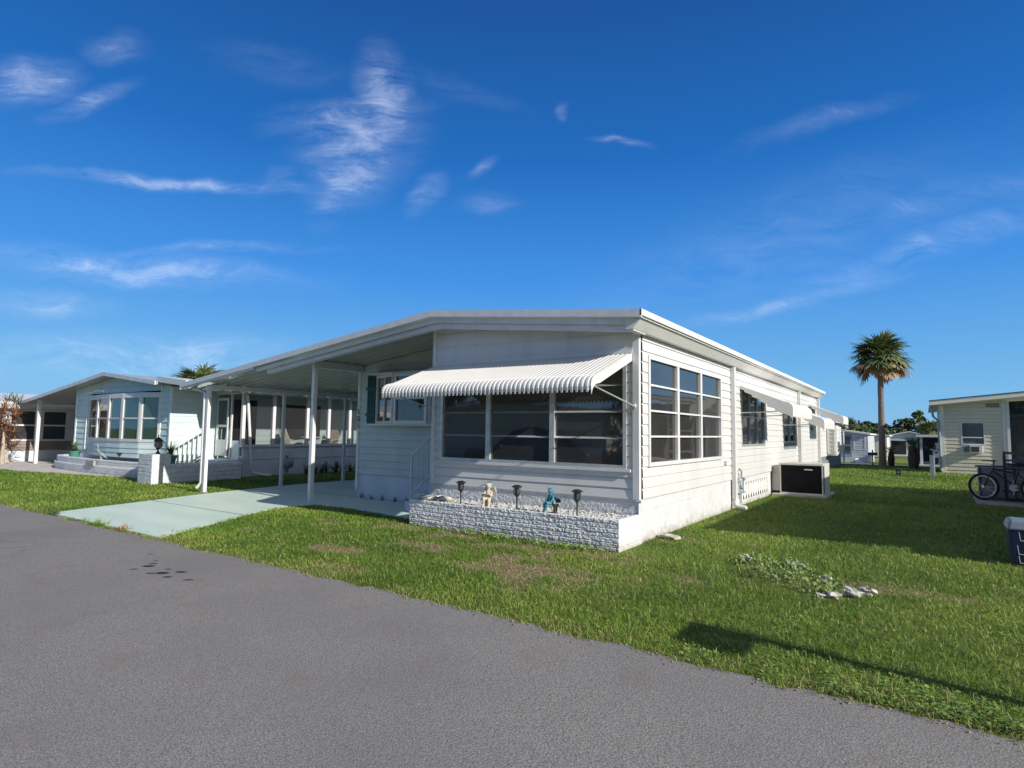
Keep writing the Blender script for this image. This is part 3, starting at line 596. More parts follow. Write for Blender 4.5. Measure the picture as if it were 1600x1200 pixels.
# carport posts
def cpost(x, y, zt, w=.082, spout=False, rail_m=white_trim):
    mb = MB(); mb.box(x-w/2, x+w/2, y-w/2, y+w/2, .02, zt); mb.box(x-w*.75, x+w*.75, y-w*.75, y+w*.75, .015, .035)
    mb.box(x-w*.7, x+w*.7, y-w*.7, y+w*.7, zt-.14, zt-.02)
    return mb.build('carport_post', rail_m, H)
pA = cpost(-11.1, -.4+.0, RZ(-11.1)-.17); cpost(-7.47, -.06, RZ(-7.47)-.17, .088); cpost(-11.1, 1.72, RZ(-11.1)-.17, .07); cpost(-11.1, 3.85, RZ(-11.1)-.17, .07); cpost(-11.1, 7.5, RZ(-11.1)-.17, .07)
mb = MB(); zg = RZ(-12.7)-.17
zg = RZ(-12.0)-.14; mb.tube([(-11.95, -.40, zg+.04), (-11.6, -.40, zg-.02), (-11.24, -.42, zg-.12), (-11.22, -.42, .25), (-11.3, -.48, .12)], .04, 8)
mb.build('downspout', white_trim, H)
mb = MB(); mb.box(-7.53, -7.41, -.01, 1.26, RZ(-7.47)-.31, RZ(-7.47)-.165); mb.build('carport_beam', fascia_m, H); mb = MB(); mb.box(-11.15, -11.05, -.35, 11.3, RZ(-11.1)-.27, RZ(-11.1)-.165); mb.build('carport_beam', fascia_m, H)
# big corrugated awning
def awning(parent, F, u0, u1, ztop, depth, zout, zlip, pitch, label=None, mat_=None, amp=.008, side=.09, wing=False):
    mat_ = mat_ or awn_white
    prof = [(0, ztop)]
    for t in np.linspace(.1, .82, 6): prof.append((depth*t, ztop + (zout-ztop)*t/.9))
    cx_, cz_ = depth*.84, ztop + (zout-ztop)*.84/.9 - .16
    for a in np.linspace(80, 0, 7):
        prof.append((depth*.84 + math.cos(math.radians(a))*depth*.16, cz_+.16*math.sin(math.radians(a))))
    prof.append((depth*.99, zlip))
    nr = int(round((u1-u0)/pitch)); wave = []
    for k in range(nr):
        for s_, hgt in ((0, 0), (.12, 1), (.5, 1), (.62, 0), (.98, 0)): wave.append((u0+(k+s_)*pitch*(u1-u0)/(nr*pitch), hgt))
    wave.append((u1, 0)); mb = MB(); vs = []; m = len(prof)
    for j, (dn, z) in enumerate(prof):
        a = prof[max(0, j-1)]; c = prof[min(m-1, j+1)]; t = Vector((c[0]-a[0], c[1]-a[1])).normalized(); nx_, nz_ = -t.y, t.x
        for (u, hh) in wave:
            zz = z + (0 if j < m-1 else (-.02 if hh else .012))
            vs.append(F.p(u, zz + nz_*amp*hh, dn + nx_*amp*hh*(1 if nx_ >= 0 else 1)))
    nw = len(wave)
    mb.add(vs, [(j*nw+i, j*nw+i+1, (j+1)*nw+i+1, (j+1)*nw+i) for j in range(m-1) for i in range(nw-1)])
    aw = mb.build('awning', mat_, parent, label=label)
    for ue, sg in ((u1, 1), (u0, -1)):
        e = MB(); pr = prof[:-1]; sd0 = side
        for q_, (a, c) in enumerate(zip(pr[:-1], pr[1:])):
            side = sd0*(.25+.75*min(1, q_/5)) if wing else sd0
            e.hexa([F.p(ue, a[1]-side, a[0]*.985), F.p(ue+.012*sg, a[1]-side, a[0]*.985), F.p(ue+.012*sg, a[1]+.012, a[0]), F.p(ue, a[1]+.012, a[0])],
                   [F.p(ue, c[1]-side, c[0]*.985), F.p(ue+.012*sg, c[1]-side, c[0]*.985), F.p(ue+.012*sg, c[1]+.012, c[0]), F.p(ue, c[1]+.012, c[0])])
        e.build('end_flange', mat_, aw)
    return aw
aw = awning(H, FF, -4.0, -.12, 2.80, 1.36, 2.34, 2.155, .0765, 'wide white corrugated awning over the front window', side=.11)
for (ux, uw) in ((-.14, -.07), (-3.95, -4.04)):
    mb = MB(); mb.tube([FF.p(ux, 2.23, 1.28), FF.p(uw, 2.0, .03)], .012, 8); mb.blob(FF.p(uw, 2.0, .03), (.03, .02, .04), 8, 5); mb.build('strut', alu, aw)
mb = MB(); fbox(mb, FF, -4.02, -.1, 2.79, 2.835, .03, .05); mb.build('mounting_rail', awn_white, aw)
for (u0, u1, zt, lb) in ((5.85, 8.5, 2.72, 'curved white metal awning over the tall side window'), (10.75, 13.1, 2.52, 'second curved white awning along the side wall'), (15.7, 17.3, 2.74, 'small white awning near the far end of the side wall')):
    a2 = awning(H, FS, u0, u1, zt, 1.12, zt-.42, zt-.70, .12, lb, side=.26, wing=True)
    for uu in (u0+.05, u1-.05): MB().tube([FS.p(uu, zt-.58, 1.05), FS.p(uu, zt-.62, .02)], .012, 6).build('strut', alu, a2)
# entry steps and rail
mb = MB()
for k in range(3): mb.box(-4.10-.3*(3-k), -4.10, .28, 1.26, .026+.185*k, .026+.185*(k+1))
mb.build('entry_steps', base_blue, H)
mb = MB(); R0 = Vector((-4.98, .42, .12)); 
mb.bar((-4.98, .42, .03), (-4.98, .42, 1.10), .035, .035); mb.bar((-4.98, .42, 1.09), (-4.12, .42, 1.78), .035, .03); mb.bar((-4.98, .42, .33), (-4.12, .42, 1.02), .03, .025)
for k in range(1, 6):
    x = -4.98+k*.145; zb = .33+.802*(x+4.98); mb.bar((x, .42, zb), (x, .42, zb+.76), .014, .014)
mb.build('step_rail', white_trim, H)

# ---------------------------------------------------------------- planter
PL = thing('planter', 'long low white rough brick planter below the front window', 'planter', (-1.9, -.4, 0))
FP = Fr((0, -.80, 0), (1, 0, 0), (0, -1, 0)); FPr = Fr((.03, 0, 0), (0, 1, 0), (1, 0, 0)); FPl = Fr((-3.80, 0, 0), (0, 1, 0), (-1, 0, 0))
brickface(FP, -3.82, .045, 0.0, .435, depth=.018, rough=.014).build('front_face', brick_w, PL, label='rough split face front of the planter')
brickface(FPr, -.815, -.002, 0.0, .435, depth=.009, rough=.010, seed=6).build('side_face', brick_w, PL); brickface(FPl, -.815, -.002, 0.0, .435, depth=.009, rough=.012, seed=8).build('side_face', brick_w, PL)
mb = MB(); mb.box(-3.8, .03, -.80, -.70, .05, .418); mb.box(-.07, .03, -.70, -.03, .05, .418); mb.box(-3.8, -3.7, -.70, -.03, .05, .418); mb.box(-3.7, -.07, -.7, -.03, .03, .395)
mb.build('rim', brick_w, PL)
# pebbles
mb = MB(); rr = random.Random(4)
for i in range(420):
    x = rr.uniform(-3.68, -.1); y = rr.uniform(-.69, -.05); r = rr.uniform(.012, .03); mb.blob((x, y, .40+r*.3), (r, r*rr.uniform(.6, 1), r*.6), 6, 4, .15, i)
pb = mb.build('pebbles', gravel_w, None); pb['kind'] = 'stuff'; tag(pb, 'white pebbles filling the brick planter', 'pebbles')
mb = MB(); mb.blob((-3.62, -.55, .45), (.22, .13, .05), 12, 8, .08, 3); mb.blob((-3.3, -.5, .45), (.16, .10, .045), 12, 8, .1, 5)
tag(mb.build('flat_stone', rock_m, None, smooth=True), 'flat pale stone lying at the left end of the brick planter', 'stone')
# solar lanterns
def lantern():
    t = thing('solar_lantern', '', 'garden light', group='black solar lanterns on the brick planter')
    MB().tube([(0, 0, -.06), (0, 0, .19)], .012, 8).build('stake', black_m, t)
    mb = MB(); mb.lathe([(.012, .17), (.02, .19), (.048, .225), (.05, .235), (.0, .236)], n=10)
    for k in range(6):
        a = math.pi/3*k; mb.bar((.045*math.cos(a), .045*math.sin(a), .23), (.055*math.cos(a), .055*math.sin(a), .335), .007, .007)
    mb.build('cage', black_m, t)
    MB().lathe([(.03, .236), (.036, .33)], n=10).build('lens', g_grey, t)
    MB().lathe([(.082, .335), (.086, .342), (.05, .362), (.03, .37), (.0, .371)], n=12).build('cap', black_m, t)
    return t
L0 = lantern()
for i, (x, lb) in enumerate(((-2.81, 'black solar lantern left of the cream cherub figurine'), (-1.71, 'black solar lantern between the cream and the teal figurines'), (-.67, 'black solar lantern right of the teal fairy figurine'))):
    o = L0 if i == 0 else copy_tree(L0)
    o.location = (x, -.68, .42); o['label'] = lb; o.rotation_euler.z = i*.4
# figurines grown from skinned skeletons
def skin_fig(name, joints, edges, m, parent, lv=2):
    me = bpy.data.meshes.new(name); me.from_pydata([j[:3] for j in joints], edges, []); me.materials.append(m)
    o = bpy.data.objects.new(name, me); COL.objects.link(o)
    if parent is not None: o.parent = parent
    o.modifiers.new('skin', 'SKIN'); 
    sv = me.skin_vertices[0].data if me.skin_vertices else None
    if sv is None:
        me.skin_vertices.new() if hasattr(me.skin_vertices, 'new') else None
        sv = me.skin_vertices[0].data
    for i, j in enumerate(joints): sv[i].radius = (j[3], j[3]); 
    sv[0].use_root = True
    sb = o.modifiers.new('sub', 'SUBSURF'); sb.levels = lv; sb.render_levels = lv
    return o
def ensure_skin():
    me = bpy.data.meshes.new('t'); me.from_pydata([(0, 0, 0), (0, 0, 1)], [(0, 1)], []); return bool(len(me.skin_vertices))
def body_mesh(joints, edges, n=8):   # tapering limbs welded at the joints, one mesh, remeshed by voxel
    mb = MB()
    for a, c in edges:
        A = joints[a]; C = joints[c]
        mb.tube([A[:3], C[:3]], [A[3], C[3]], n)
    for j in joints: mb.blob(j[:3], (j[3], j[3], j[3]), 8, 6)
    return mb
def figure(name, joints, edges, m, parent, vox=.008):
    o = body_mesh(joints, edges).build(name, m, parent)
    r = o.modifiers.new('remesh', 'REMESH'); r.mode = 'VOXEL'; r.voxel_size = vox; r.use_smooth_shade = True
    s_ = o.modifiers.new('smooth', 'SMOOTH'); s_.iterations = 2; s_.factor = .4
    return o
# cherub: seated child figure, knees up, arms folded, wings
CH = thing('cherub_figurine', 'cream plaster cherub figurine with small wings on the planter rim', 'figurine', (-2.27, -.66, .42))
J = [(0, 0, .12, .055), (0, .005, .20, .05), (0, .0, .265, .028), (.005, -.01, .32, .048),  # pelvis chest neck head
     (-.05, 0, .225, .024), (-.075, -.05, .17, .018), (-.02, -.085, .20, .014), (.05, 0, .225, .024), (.075, -.05, .17, .018), (.02, -.085, .215, .014),
     (-.035, -.02, .10, .036), (-.04, -.11, .13, .026), (-.04, -.10, .02, .020), (-.045, -.14, .012, .016),
     (.035, -.02, .10, .036), (.045, -.11, .11, .026), (.05, -.10, .02, .020), (.05, -.14, .012, .016)]
E_ = [(0, 1), (1, 2), (2, 3), (1, 4), (4, 5), (5, 6), (1, 7), (7, 8), (8, 9), (0, 10), (10, 11), (11, 12), (12, 13), (0, 14), (14, 15), (15, 16), (16, 17)]
def place(J, o, s=1.0, rz=0):
    c, s_ = math.cos(rz), math.sin(rz)
    return [(o[0]+s*(j[0]*c-j[1]*s_), o[1]+s*(j[0]*s_+j[1]*c), o[2]+s*j[2], s*j[3]) for j in J]
figure('body', place(J, CH.location, 1.0, .3), E_, cream_m, CH)
mb = MB(); mb.blob((-2.27, -.64, .49), (.08, .07, .07), 10, 7, .12, 9); mb.build('pedestal', cream_m, CH, smooth=True)
mb = MB()
for k in range(9): a = k*.75; mb.blob((-2.265+.038*math.cos(a), -.665+.035*math.sin(a), .755+.012*math.sin(a*2)), (.018, .018, .016), 7, 5)
mb.build('hair', cream_m, CH, smooth=True)
for sx in (-1, 1):
    mb = MB()
    for k in range(4):
        mb.blob((-2.27+sx*(.06+.012*k), -.60, .66+.03*k-.01*k*k), (.026, .012, .05-.006*k), 8, 6)
    mb.build('wing', cream_m, CH, smooth=True)
# teal fairy sitting on a stump
FA = thing('fairy_figurine', 'teal glazed fairy figurine sitting on a small stump on the planter', 'figurine', (-1.11, -.66, .42))
J2 = [(0, 0, .15, .036), (-.005, .0, .23, .034), (-.01, -.005, .275, .014), (-.015, -.015, .315, .034),
      (-.045, -.005, .245, .016), (-.07, -.05, .19, .011), (-.02, -.09, .165, .009), (.04, -.005, .245, .016), (.065, -.045, .19, .011), (.02, -.085, .17, .009),
      (-.02, -.01, .135, .028), (-.045, -.10, .145, .020), (-.05, -.10, .05, .013), (-.055, -.135, .012, .010),
      (.02, -.01, .135, .028), (.01, -.10, .15, .020), (-.005, -.11, .05, .013), (-.01, -.145, .012, .010)]
figure('body', place(J2, FA.location, 1.0, -.2), E_, teal_m, FA, .006)
mb = MB(); mb.blob((-1.12, -.645, .745), (.038, .038, .036), 10, 7); mb.tube([(-1.15, -.65, .75), (-1.175, -.65, .78), (-1.17, -.66, .82)], [.012, .009, .004], 6); mb.build('hair', teal_m, FA, smooth=True)
wing_m = mat('dark_teal_wing', (.02, .07, .09), .3)
for sx, h in ((-1, .0), (1, 0)):
    mb = MB(); mb.add([(-1.11+sx*.01, -.63, .66), (-1.11+sx*.11, -.60, .62), (-1.11+sx*.13, -.60, .57), (-1.11+sx*.06, -.61, .56), (-1.11+sx*.01, -.625, .66), (-1.11+sx*.11, -.59, .62), (-1.11+sx*.13, -.59, .57), (-1.11+sx*.06, -.60, .56)], [(0, 1, 2, 3), (7, 6, 5, 4), (0, 1, 5, 4), (1, 2, 6, 5), (2, 3, 7, 6)])
    mb.build('wing', wing_m, FA)
MB().lathe([(.035, 0), (.03, .03), (.032, .09), (.05, .12), (.052, .135), (.0, .137)], (-1.045, -.65, .41), 10).build('stump', mat('brown_stump', (.09, .06, .045), .8, (.05, .035, .03), 20, .5, 40), FA)

# ---------------------------------------------------------------- AC unit
AC = thing('air_conditioner', 'large beige and black packaged air conditioner on a concrete pad beside the white home', 'air conditioner', (.7, 9.7, 0))
ac_beige = mat('ac_beige_enamel', (.60, .59, .54), .4, (.55, .54, .49), 6)
mb = MB(); mb.box(.22, 1.26, 9.06, 10.36, .06, .10); mb.box(.22, 1.26, 9.06, 10.36, .82, .86)
for (x, y) in ((.22, 9.06), (1.23, 9.06), (.22, 10.33), (1.23, 10.33)): mb.box(x, x+.03, y, y+.03, .10, .82)
mb.box(1.21, 1.252, 9.42, 10.32, .10, .82); mb.build('casing', ac_beige, AC)
mb = MB(); mb.box(.25, 1.23, 9.075, 9.09, .10, .82)
mb.box(1.225, 1.24, 9.12, 9.42, .10, .81)
for k in range(14): mb.box(.25, 1.23, 9.068, 9.075, .13+k*.048, .145+k*.048)
mb.build('coil_grille', mat('ac_black_grille', (.005, .005, .006), .5, (.008, .008, .01), 9, spec=.2), AC)
mb = MB(); mb.box(.82, 1.02, 9.058, 9.068, .70, .725); mb.build('badge', chrome, AC)
mb = MB(); mb.box(.0, .22, 9.2, 9.9, .12, .80); mb.build('duct_cover', ac_beige, AC)
mb = MB(); mb.box(.05, 1.36, 8.86, 10.5, .0, .06); mb.build('pad', conc, AC)

# ---------------------------------------------------------------- MINT HOME
MH = thing('mobile_home', 'pale mint mobile home with bow window and screened porch, left of the white home', 'mobile home', (-20, 6, 0))
MR = lambda x: 3.50 - (.118*(x+20.6) if x > -20.6 else .1145*(-20.6-x))
YF = 1.4
FM = Fr((0, YF, 0), (1, 0, 0), (0, -1, 0)); FMs = Fr((-16.6, 0, 0), (0, 1, 0), (1, 0, 0))
mb = MB(); siding(mb, FM, -23.9, -16.62, .70, 3.6, top=lambda u: MR(u)-.1, holes=[(-22.65, -17.3, .75, 2.80)], course=.21, lip=.024); mb.build('front_wall', mint_s, MH)
mb = MB(); siding(mb, FMs, YF, 12, .5, 2.92, course=.21, lip=.012, zref=.7); mb.build('side_wall', mint_s, MH)
mb = MB(); mb.box(-23.88, -16.64, YF+.02, YF+.1, 0, .70); mb.box(-16.72, -16.63, YF+.1, 12, 0, .5); mb.build('foundation', base_blue, MH)
mb = MB(); siding(mb, Fr((-23.9, 0, 0), (0, 1, 0), (-1, 0, 0)), YF, 12, .5, 3.0, course=.21); siding(mb, Fr((0, 12, 0), (1, 0, 0), (0, 1, 0)), -23.9, -16.6, .5, 3.5, top=lambda u: MR(u)-.1); mb.build('rear_walls', mint_s, MH)
for a_, b_, c_, d_ in ((-23.98, -23.86, .70, 3.0), (-22.98, -22.92, .72, 3.15), (-17.28, -17.20, .72, 2.98), (-16.66, -16.58, .6, 2.9)): mb = MB(); fbox(mb, FM, a_, b_, c_, d_, -.02, .035); mb.build('trim', mint_w, MH)
# bow window: five facets
bx = [(-22.72, 1.38), (-21.55, 1.20), (-20.33, 1.08), (-19.195, 1.04), (-18.06, 1.12), (-17.23, 1.38)]
bow = MB(); bow.prism([(x, y) for x, y in bx], 2.66, 2.74, 'z'); bow.prism([(x, y) for x, y in bx], 1.02, 1.09, 'z'); bo = bow.build('bow_window', white_trim, MH)
bb = MB()
for (a, c) in zip(bx[:-1], bx[1:]):
    U = Vector((c[0]-a[0], c[1]-a[1], 0)); L_ = U.length; U.normalize(); F_ = Fr((a[0], a[1], 0), U, (U.y, -U.x, 0))
    window(bo, F_, .0, L_, 1.09, 2.66, 1, 2, white_trim, g_teal if a[0] > -22 else g_front, fw=.09, rw=.05, proud=.02, name='sash')
    siding(bb, F_, 0, L_, .55, 1.02, course=.16, lip=.02)
bb.build('bow_base', mint_s, MH)
mb = MB(); mb.tube([(-21.3, YF-.72, 2.72), (-20.3, YF-.75, 2.82), (-19.9, YF-.7, 2.80)], .015, 6); mb.build('window_hood', alu, bo)
# roof
roof_slab([(-16.75, MR(-16.75)), (-20.6, 3.5), (-24.2, MR(-24.2))], .09, YF-.42, 12.2).build('roof', grey_soffit, MH)
roof_slab([(-24.2, MR(-24.2)), (-28.6, MR(-28.6))], .07, YF-.42, 9).build('carport_roof', grey_soffit, MH)
mb = MB()
Q = lambda x: (x, MR(x))
for a, c in ((-20.6, -16.8), (-28.6, -20.6)): slopebar(mb, Q(a), Q(c), -.02, .11, YF-.47, YF-.42)
mb.build('front_fascia', fascia_m, MH)
roof_slab([(-15.0, 3.02), (-16.8, 3.22)], .18, YF-.40, 2.0).build('porch_roof_edge', white_trim, MH)
roof_slab([(-14.3, 2.82), (-16.75, 3.02)], .10, 2.0, 10.4).build('porch_roof', white_trim, MH)
MB().box(-27.15, -27.02, YF-.3, YF-.18, 0, MR(-27.1)-.08).build('carport_post', white_trim, MH); MB().box(-27.12, -27.05, 5, 5.07, 0, MR(-27.1)-.08).build('carport_post', white_trim, MH)
# porch: base wall, sill, posts, screens
FPo = Fr((-14.45, 0, 0), (0, 1, 0), (1, 0, 0)); FPf = Fr((0, 2.5, 0), (1, 0, 0), (0, -1, 0))
mb = MB(); mb.box(-14.53, -14.45, 2.58, 9.6, 0, .97); mb.box(-14.56, -14.43, 2.56, 9.6, .56, .60); mb.box(-16.6, -14.6, 2.6, 9.5, .5, .58); mb.build('porch_base', base_blue, MH)
mb = MB(); mb.box(-14.58, -14.40, 2.50, 9.6, .97, 1.05)
for y in (2.5, 3.62, 5.0, 5.95, 6.95, 8.2, 9.5): mb.box(-14.53, -14.43, y, y+.11, 1.05, 2.72)
mb.box(-14.53, -14.43, 2.5, 9.6, 2.72, 2.82)
for x in (-16.58, -15.98, -15.12): mb.box(x, x+.07, 2.48, 2.54, .62, 2.72)
mb.box(-16.6, -14.53, 2.47, 2.55, 2.72, 2.86); mb.build('porch_frame', white_trim, MH)
MB().box(-15.05, -14.6, 2.52, 2.56, .4, 1.18).build('kick_panel', mint_w, MH); MB().box(-16.5, -16.0, 2.52, 2.56, .5, 1.18).build('kick_panel', mint_w, MH)
mb = MB(); mb.add([(-14.48, 2.6, 1.05), (-14.48, 9.5, 1.05), (-14.48, 9.5, 2.72), (-14.48, 2.6, 2.72)], [(0, 1, 2, 3)]); mb.add([(-16.5, 2.53, 1.18), (-14.6, 2.53, 1.18), (-14.6, 2.53, 2.72), (-16.5, 2.53, 2.72)], [(0, 1, 2, 3)]); mb.build('porch_screen', screen_m, MH)
mb = MB(); mb.box(-15.9, -15.84, 2.44, 2.475, .66, 2.6); mb.box(-15.26, -15.20, 2.44, 2.475, .66, 2.6); mb.box(-15.84, -15.26, 2.44, 2.47, 2.52, 2.6); mb.box(-15.84, -15.26, 2.44, 2.47, 1.62, 1.70); mb.box(-15.84, -15.26, 2.445, 2.465, .66, 1.2); mb.build('porch_door', white_trim, MH)
MB().box(-16.58, -16.56, 3.4, 4.4, .6, 2.6).build('inner_door', dark_m, MH); MB().box(-16.58, -16.56, 5.4, 7.2, 1.2, 2.5).build('inner_window', dark_m, MH)
mb = MB(); mb.box(-15.3, -14.6, 9.45, 9.5, .6, 2.7); mb.build('porch_end_wall', mint_s, MH)
# steps and rail
mb = MB()
for k in range(4): mb.box(-15.95, -14.9, 1.2+.3*k, 2.86, .14*k, .14*(k+1))
mb.build('porch_steps', white_trim, MH)
mb = MB()
x = -16.1
mb.bar((x, 1.3, .98), (x, 2.35, 1.62), .05, .05); mb.bar((x, 1.3, .12), (x, 2.35, .78), .05, .05); mb.bar((x, 1.3, .0), (x, 1.3, 1.02), .07, .07)
mb.bar((x, 1.28, .93), (x, .95, .74), .04, .04); mb.bar((x, .95, 0), (x, .95, .78), .05, .05)
for k in range(9): y = 1.0+k*.15; z0 = .12+.628*(y-1.3); mb.bar((x, y, max(z0, 0)), (x, y, z0+.84), .032, .032)
mb.build('step_rail', white_trim, MH)
mb = MB(); mb.tube([(-14.36, 2.55, 2.72), (-14.34, 2.6, 2.62), (-14.36, 2.85, .35), (-14.34, 2.9, .14), (-14.1, 3.1, .06), (-13.9, 3.3, .05)], .045, 8); mb.build('downspout', white_trim, MH)
for o_ in list(MH.children):
    if o_.name.split('.')[0] in ('porch_base', 'porch_frame', 'kick_panel', 'porch_screen', 'porch_door', 'porch_end_wall', 'downspout'): o_.location += Vector((-.6, .42, 0))
# brick wall with pillar
BW = thing('brick_wall', 'low grey white brick wall with a raised end pillar beside the mint home steps', 'brick wall', (-14.5, 1, 0))
Fw1 = Fr((-14.2, 0, 0), (0, 1, 0), (1, 0, 0)); Fw2 = Fr((0, -.2, 0), (1, 0, 0), (0, -1, 0))
a = brickface(Fw1, .3, 2.46, 0, .52, course=.065, res=.03, rough=.008, depth=.008); b2 = brickface(Fw1, -.2, .3, 0, .82, course=.065, res=.03, rough=.008, depth=.008); a.add(b2.v, b2.f)
b2 = brickface(Fw2, -15.0, -14.2, 0, .82, course=.065, res=.03, rough=.008, depth=.008); a.add(b2.v, b2.f)
a.box(-15.0, -14.2, -.19, .3, .02, .83); a.box(-14.6, -14.2, .3, 2.46, .02, .53)
a.build('brick_face', brick_g, BW)
# curved planter
CP = thing('planter', 'curved two tier white brick planter under the bow window of the mint home', 'planter', (-20, .9, 0))
crv = [(-24.7, 1.35), (-24.25, .85), (-23.2, .55), (-22.0, .42), (-20.6, .36), (-19.2, .36), (-17.8, .42), (-16.6, .5), (-15.25, .6)]
def crv_wall(off, z0, z1, name, m):
    mb = MB(); vs = []
    for (x, y) in crv: vs += [(x, y+off, z0), (x, y+off, z1), (x, y+off+.18, z1), (x, y+off+.18, z0)]
    mb.add(vs, [q for i in range(len(crv)-1) for q in ((i*4, i*4+4, i*4+5, i*4+1), (i*4+1, i*4+5, i*4+6, i*4+2), (i*4+2, i*4+6, i*4+7, i*4+3))] + [(0, 1, 2, 3), tuple(len(vs)-4+k for k in (3, 2, 1, 0))])
    return mb.build(name, m, CP)
for k in range(7):
    crv_wall(.02 if k < 4 else .10, .068*k, .068*k+.058, 'brick_course', brick_w)
crv_wall(.035, 0, .27, 'core', brick_g); crv_wall(.115, .27, .47, 'core', brick_g)
mb = MB(); mb.prism([(x, y+.2) for x, y in crv]+[(-15.3, 1.35), (-24.5, 1.4)], .1, .40, 'z'); mb.build('planter_soil', gravel_w, CP)
MB().box(-19.95, -19.35, .33, .40, .28, .44).build('plaque', conc_d, CP)
# lamp on pillar
LP = thing('pillar_lamp', 'black carriage lamp with round glass on the grey brick pillar', 'lamp', (-14.55, .1, .83))
MB().lathe([(.06, 0), (.06, .03), (.03, .06), (.025, .12), (.06, .14), (.06, .16)], LP.location, 12).build('base', black_m, LP)
MB().lathe([(.05, .16), (.10, .20), (.115, .27), (.10, .34), (.06, .36)], LP.location, 12).build('glass', glass('lamp_glass', (.25, .22, .2)), LP)
MB().lathe([(.13, .35), (.10, .40), (.05, .45), (.015, .48), (.015, .54), (.0, .55)], LP.location, 12).build('cap', black_m, LP)

ORD = ['first','second','third','fourth','fifth','sixth','seventh','eighth','ninth','tenth','eleventh','twelfth','thirteenth','fourteenth','fifteenth','sixteenth']
def leaves(mb, c, r, n, s, rng, up=.3, thin=.35):
    for i in range(n):
        u = rng.random(); th = rng.uniform(0, 2*math.pi); ph = math.acos(rng.uniform(-1, 1)); q = (.45+.55*u**.4)
        p = Vector((c[0]+r[0]*q*math.sin(ph)*math.cos(th), c[1]+r[1]*q*math.sin(ph)*math.sin(th), c[2]+r[2]*q*math.cos(ph)))
        d = Vector((rng.gauss(0, 1), rng.gauss(0, 1), rng.gauss(up, 1))).normalized(); w = d.orthogonal().normalized()
        w = (Matrix.Rotation(rng.uniform(0, 6.28), 3, d) @ w); L_ = s*rng.uniform(.6, 1.3)
        mb.add([p-w*L_*thin, p+d*L_*.5-w*L_*thin*.8+w*L_*thin*.8, p+w*L_*thin, p-d*L_*.5], [(0, 1, 2, 3)])
    return mb
def spray(mb, c, n, L_, wd, rng, spread=(20, 85), droop=.25, segs=3):
    for i in range(n):
        az = rng.uniform(0, 2*math.pi); el = math.radians(rng.uniform(*spread)); L1 = L_*rng.uniform(.7, 1.15)
        d = Vector((math.cos(az)*math.cos(el), math.sin(az)*math.cos(el), math.sin(el))); w = Vector((-math.sin(az), math.cos(az), 0))
        p = Vector(c); vs = []; 
        for k in range(segs+1):
            ww = wd*(1-.75*(k/segs)) if k else wd*.6
            vs += [p-w*ww/2, p+w*ww/2]; p = p+d*L1/segs; d = (d+Vector((0, 0, -droop))).normalized()
        mb.add(vs, [(2*k, 2*k+1, 2*k+3, 2*k+2) for k in range(segs)])
    return mb
rng = random.Random(11)
for i, (x, y, z, lb, s) in enumerate(((-22.3, .85, .40, 'green plant in a green pot at the left end of the curved planter', 1.0), (-15.55, .95, .47, 'green plant in a dark pot beside the grey brick pillar', 1.1))):
    t = thing('potted_plant', lb, 'potted plant', (x, y, z), 'potted plants on the curved planter')
    MB().lathe([(.12, 0), (.17, .22), (.19, .23), (.19, .27), (.15, .27)], (x, y, z), 12).build('pot', pot_m, t)
    spray(MB(), (x, y, z+.24), 90, .42*s, .03, rng, (5, 85), .22).build('foliage', leaf_m, t)
t = thing('garden_light', 'small black garden light in the curved planter under the bow window', 'garden light', (-18.5, .75, .40))
MB().tube([(-18.5, .75, .40), (-18.5, .75, .62)], .015, 6).build('stake', black_m, t); MB().lathe([(.03, 0), (.09, .09), (.11, .10), (.0, .12)], (-18.5, .75, .62), 10).build('lamp_head', black_m, t)
# heron
t = thing('bird_statue', 'grey wading bird statue in the curved planter of the mint home', 'statue', (-19.95, .8, .40))
bj = [(0, 0, .22, .07), (-.12, 0, .27, .05), (-.22, 0, .38, .022), (-.20, 0, .48, .018), (-.26, 0, .55, .03), (-.36, 0, .54, .006), (.16, 0, .16, .04), (.28, 0, .10, .012), (0, .02, .0, .01), (-.02, -.02, .0, .01)]
figure('body', place(bj, t.location, 1.0, .2), [(0, 1), (1, 2), (2, 3), (3, 4), (4, 5), (0, 6), (6, 7), (0, 8), (0, 9)], mat('grey_bird', (.28, .32, .31), .7, (.20, .23, .22), 15), t, .012)
t = thing('meter_pot', 'dark round hose pot against the porch base of the mint home', 'hose pot', (-14.2, 4.0, 0))
t.location = (-14.6, 4.35, 0)
MB().lathe([(.16, 0), (.18, .04), (.06, .07), (.06, .22), (.2, .30), (.24, .42), (.2, .54), (.06, .6)], (-14.6, 4.35, 0), 14).build('pot', util_g, t, smooth=True)
spray(MB(), (-14.6, 4.35, .48), 25, .22, .05, rng, (10, 80), .3).build('foliage', leaf_m, t)
for i in range(16):
    x, y = -14.5+rng.uniform(-.25, .15), 5.15+i*.28
    o = spray(MB(), (x, y, 0), 26, rng.uniform(.32, .52), .035, rng, (25, 88), .12).build('spiky_plant', leaf_d)
    tag(o, ORD[i]+' low dark strappy plant from the left in the row along the mint porch wall', 'plant', 'strappy plants along the porch wall')
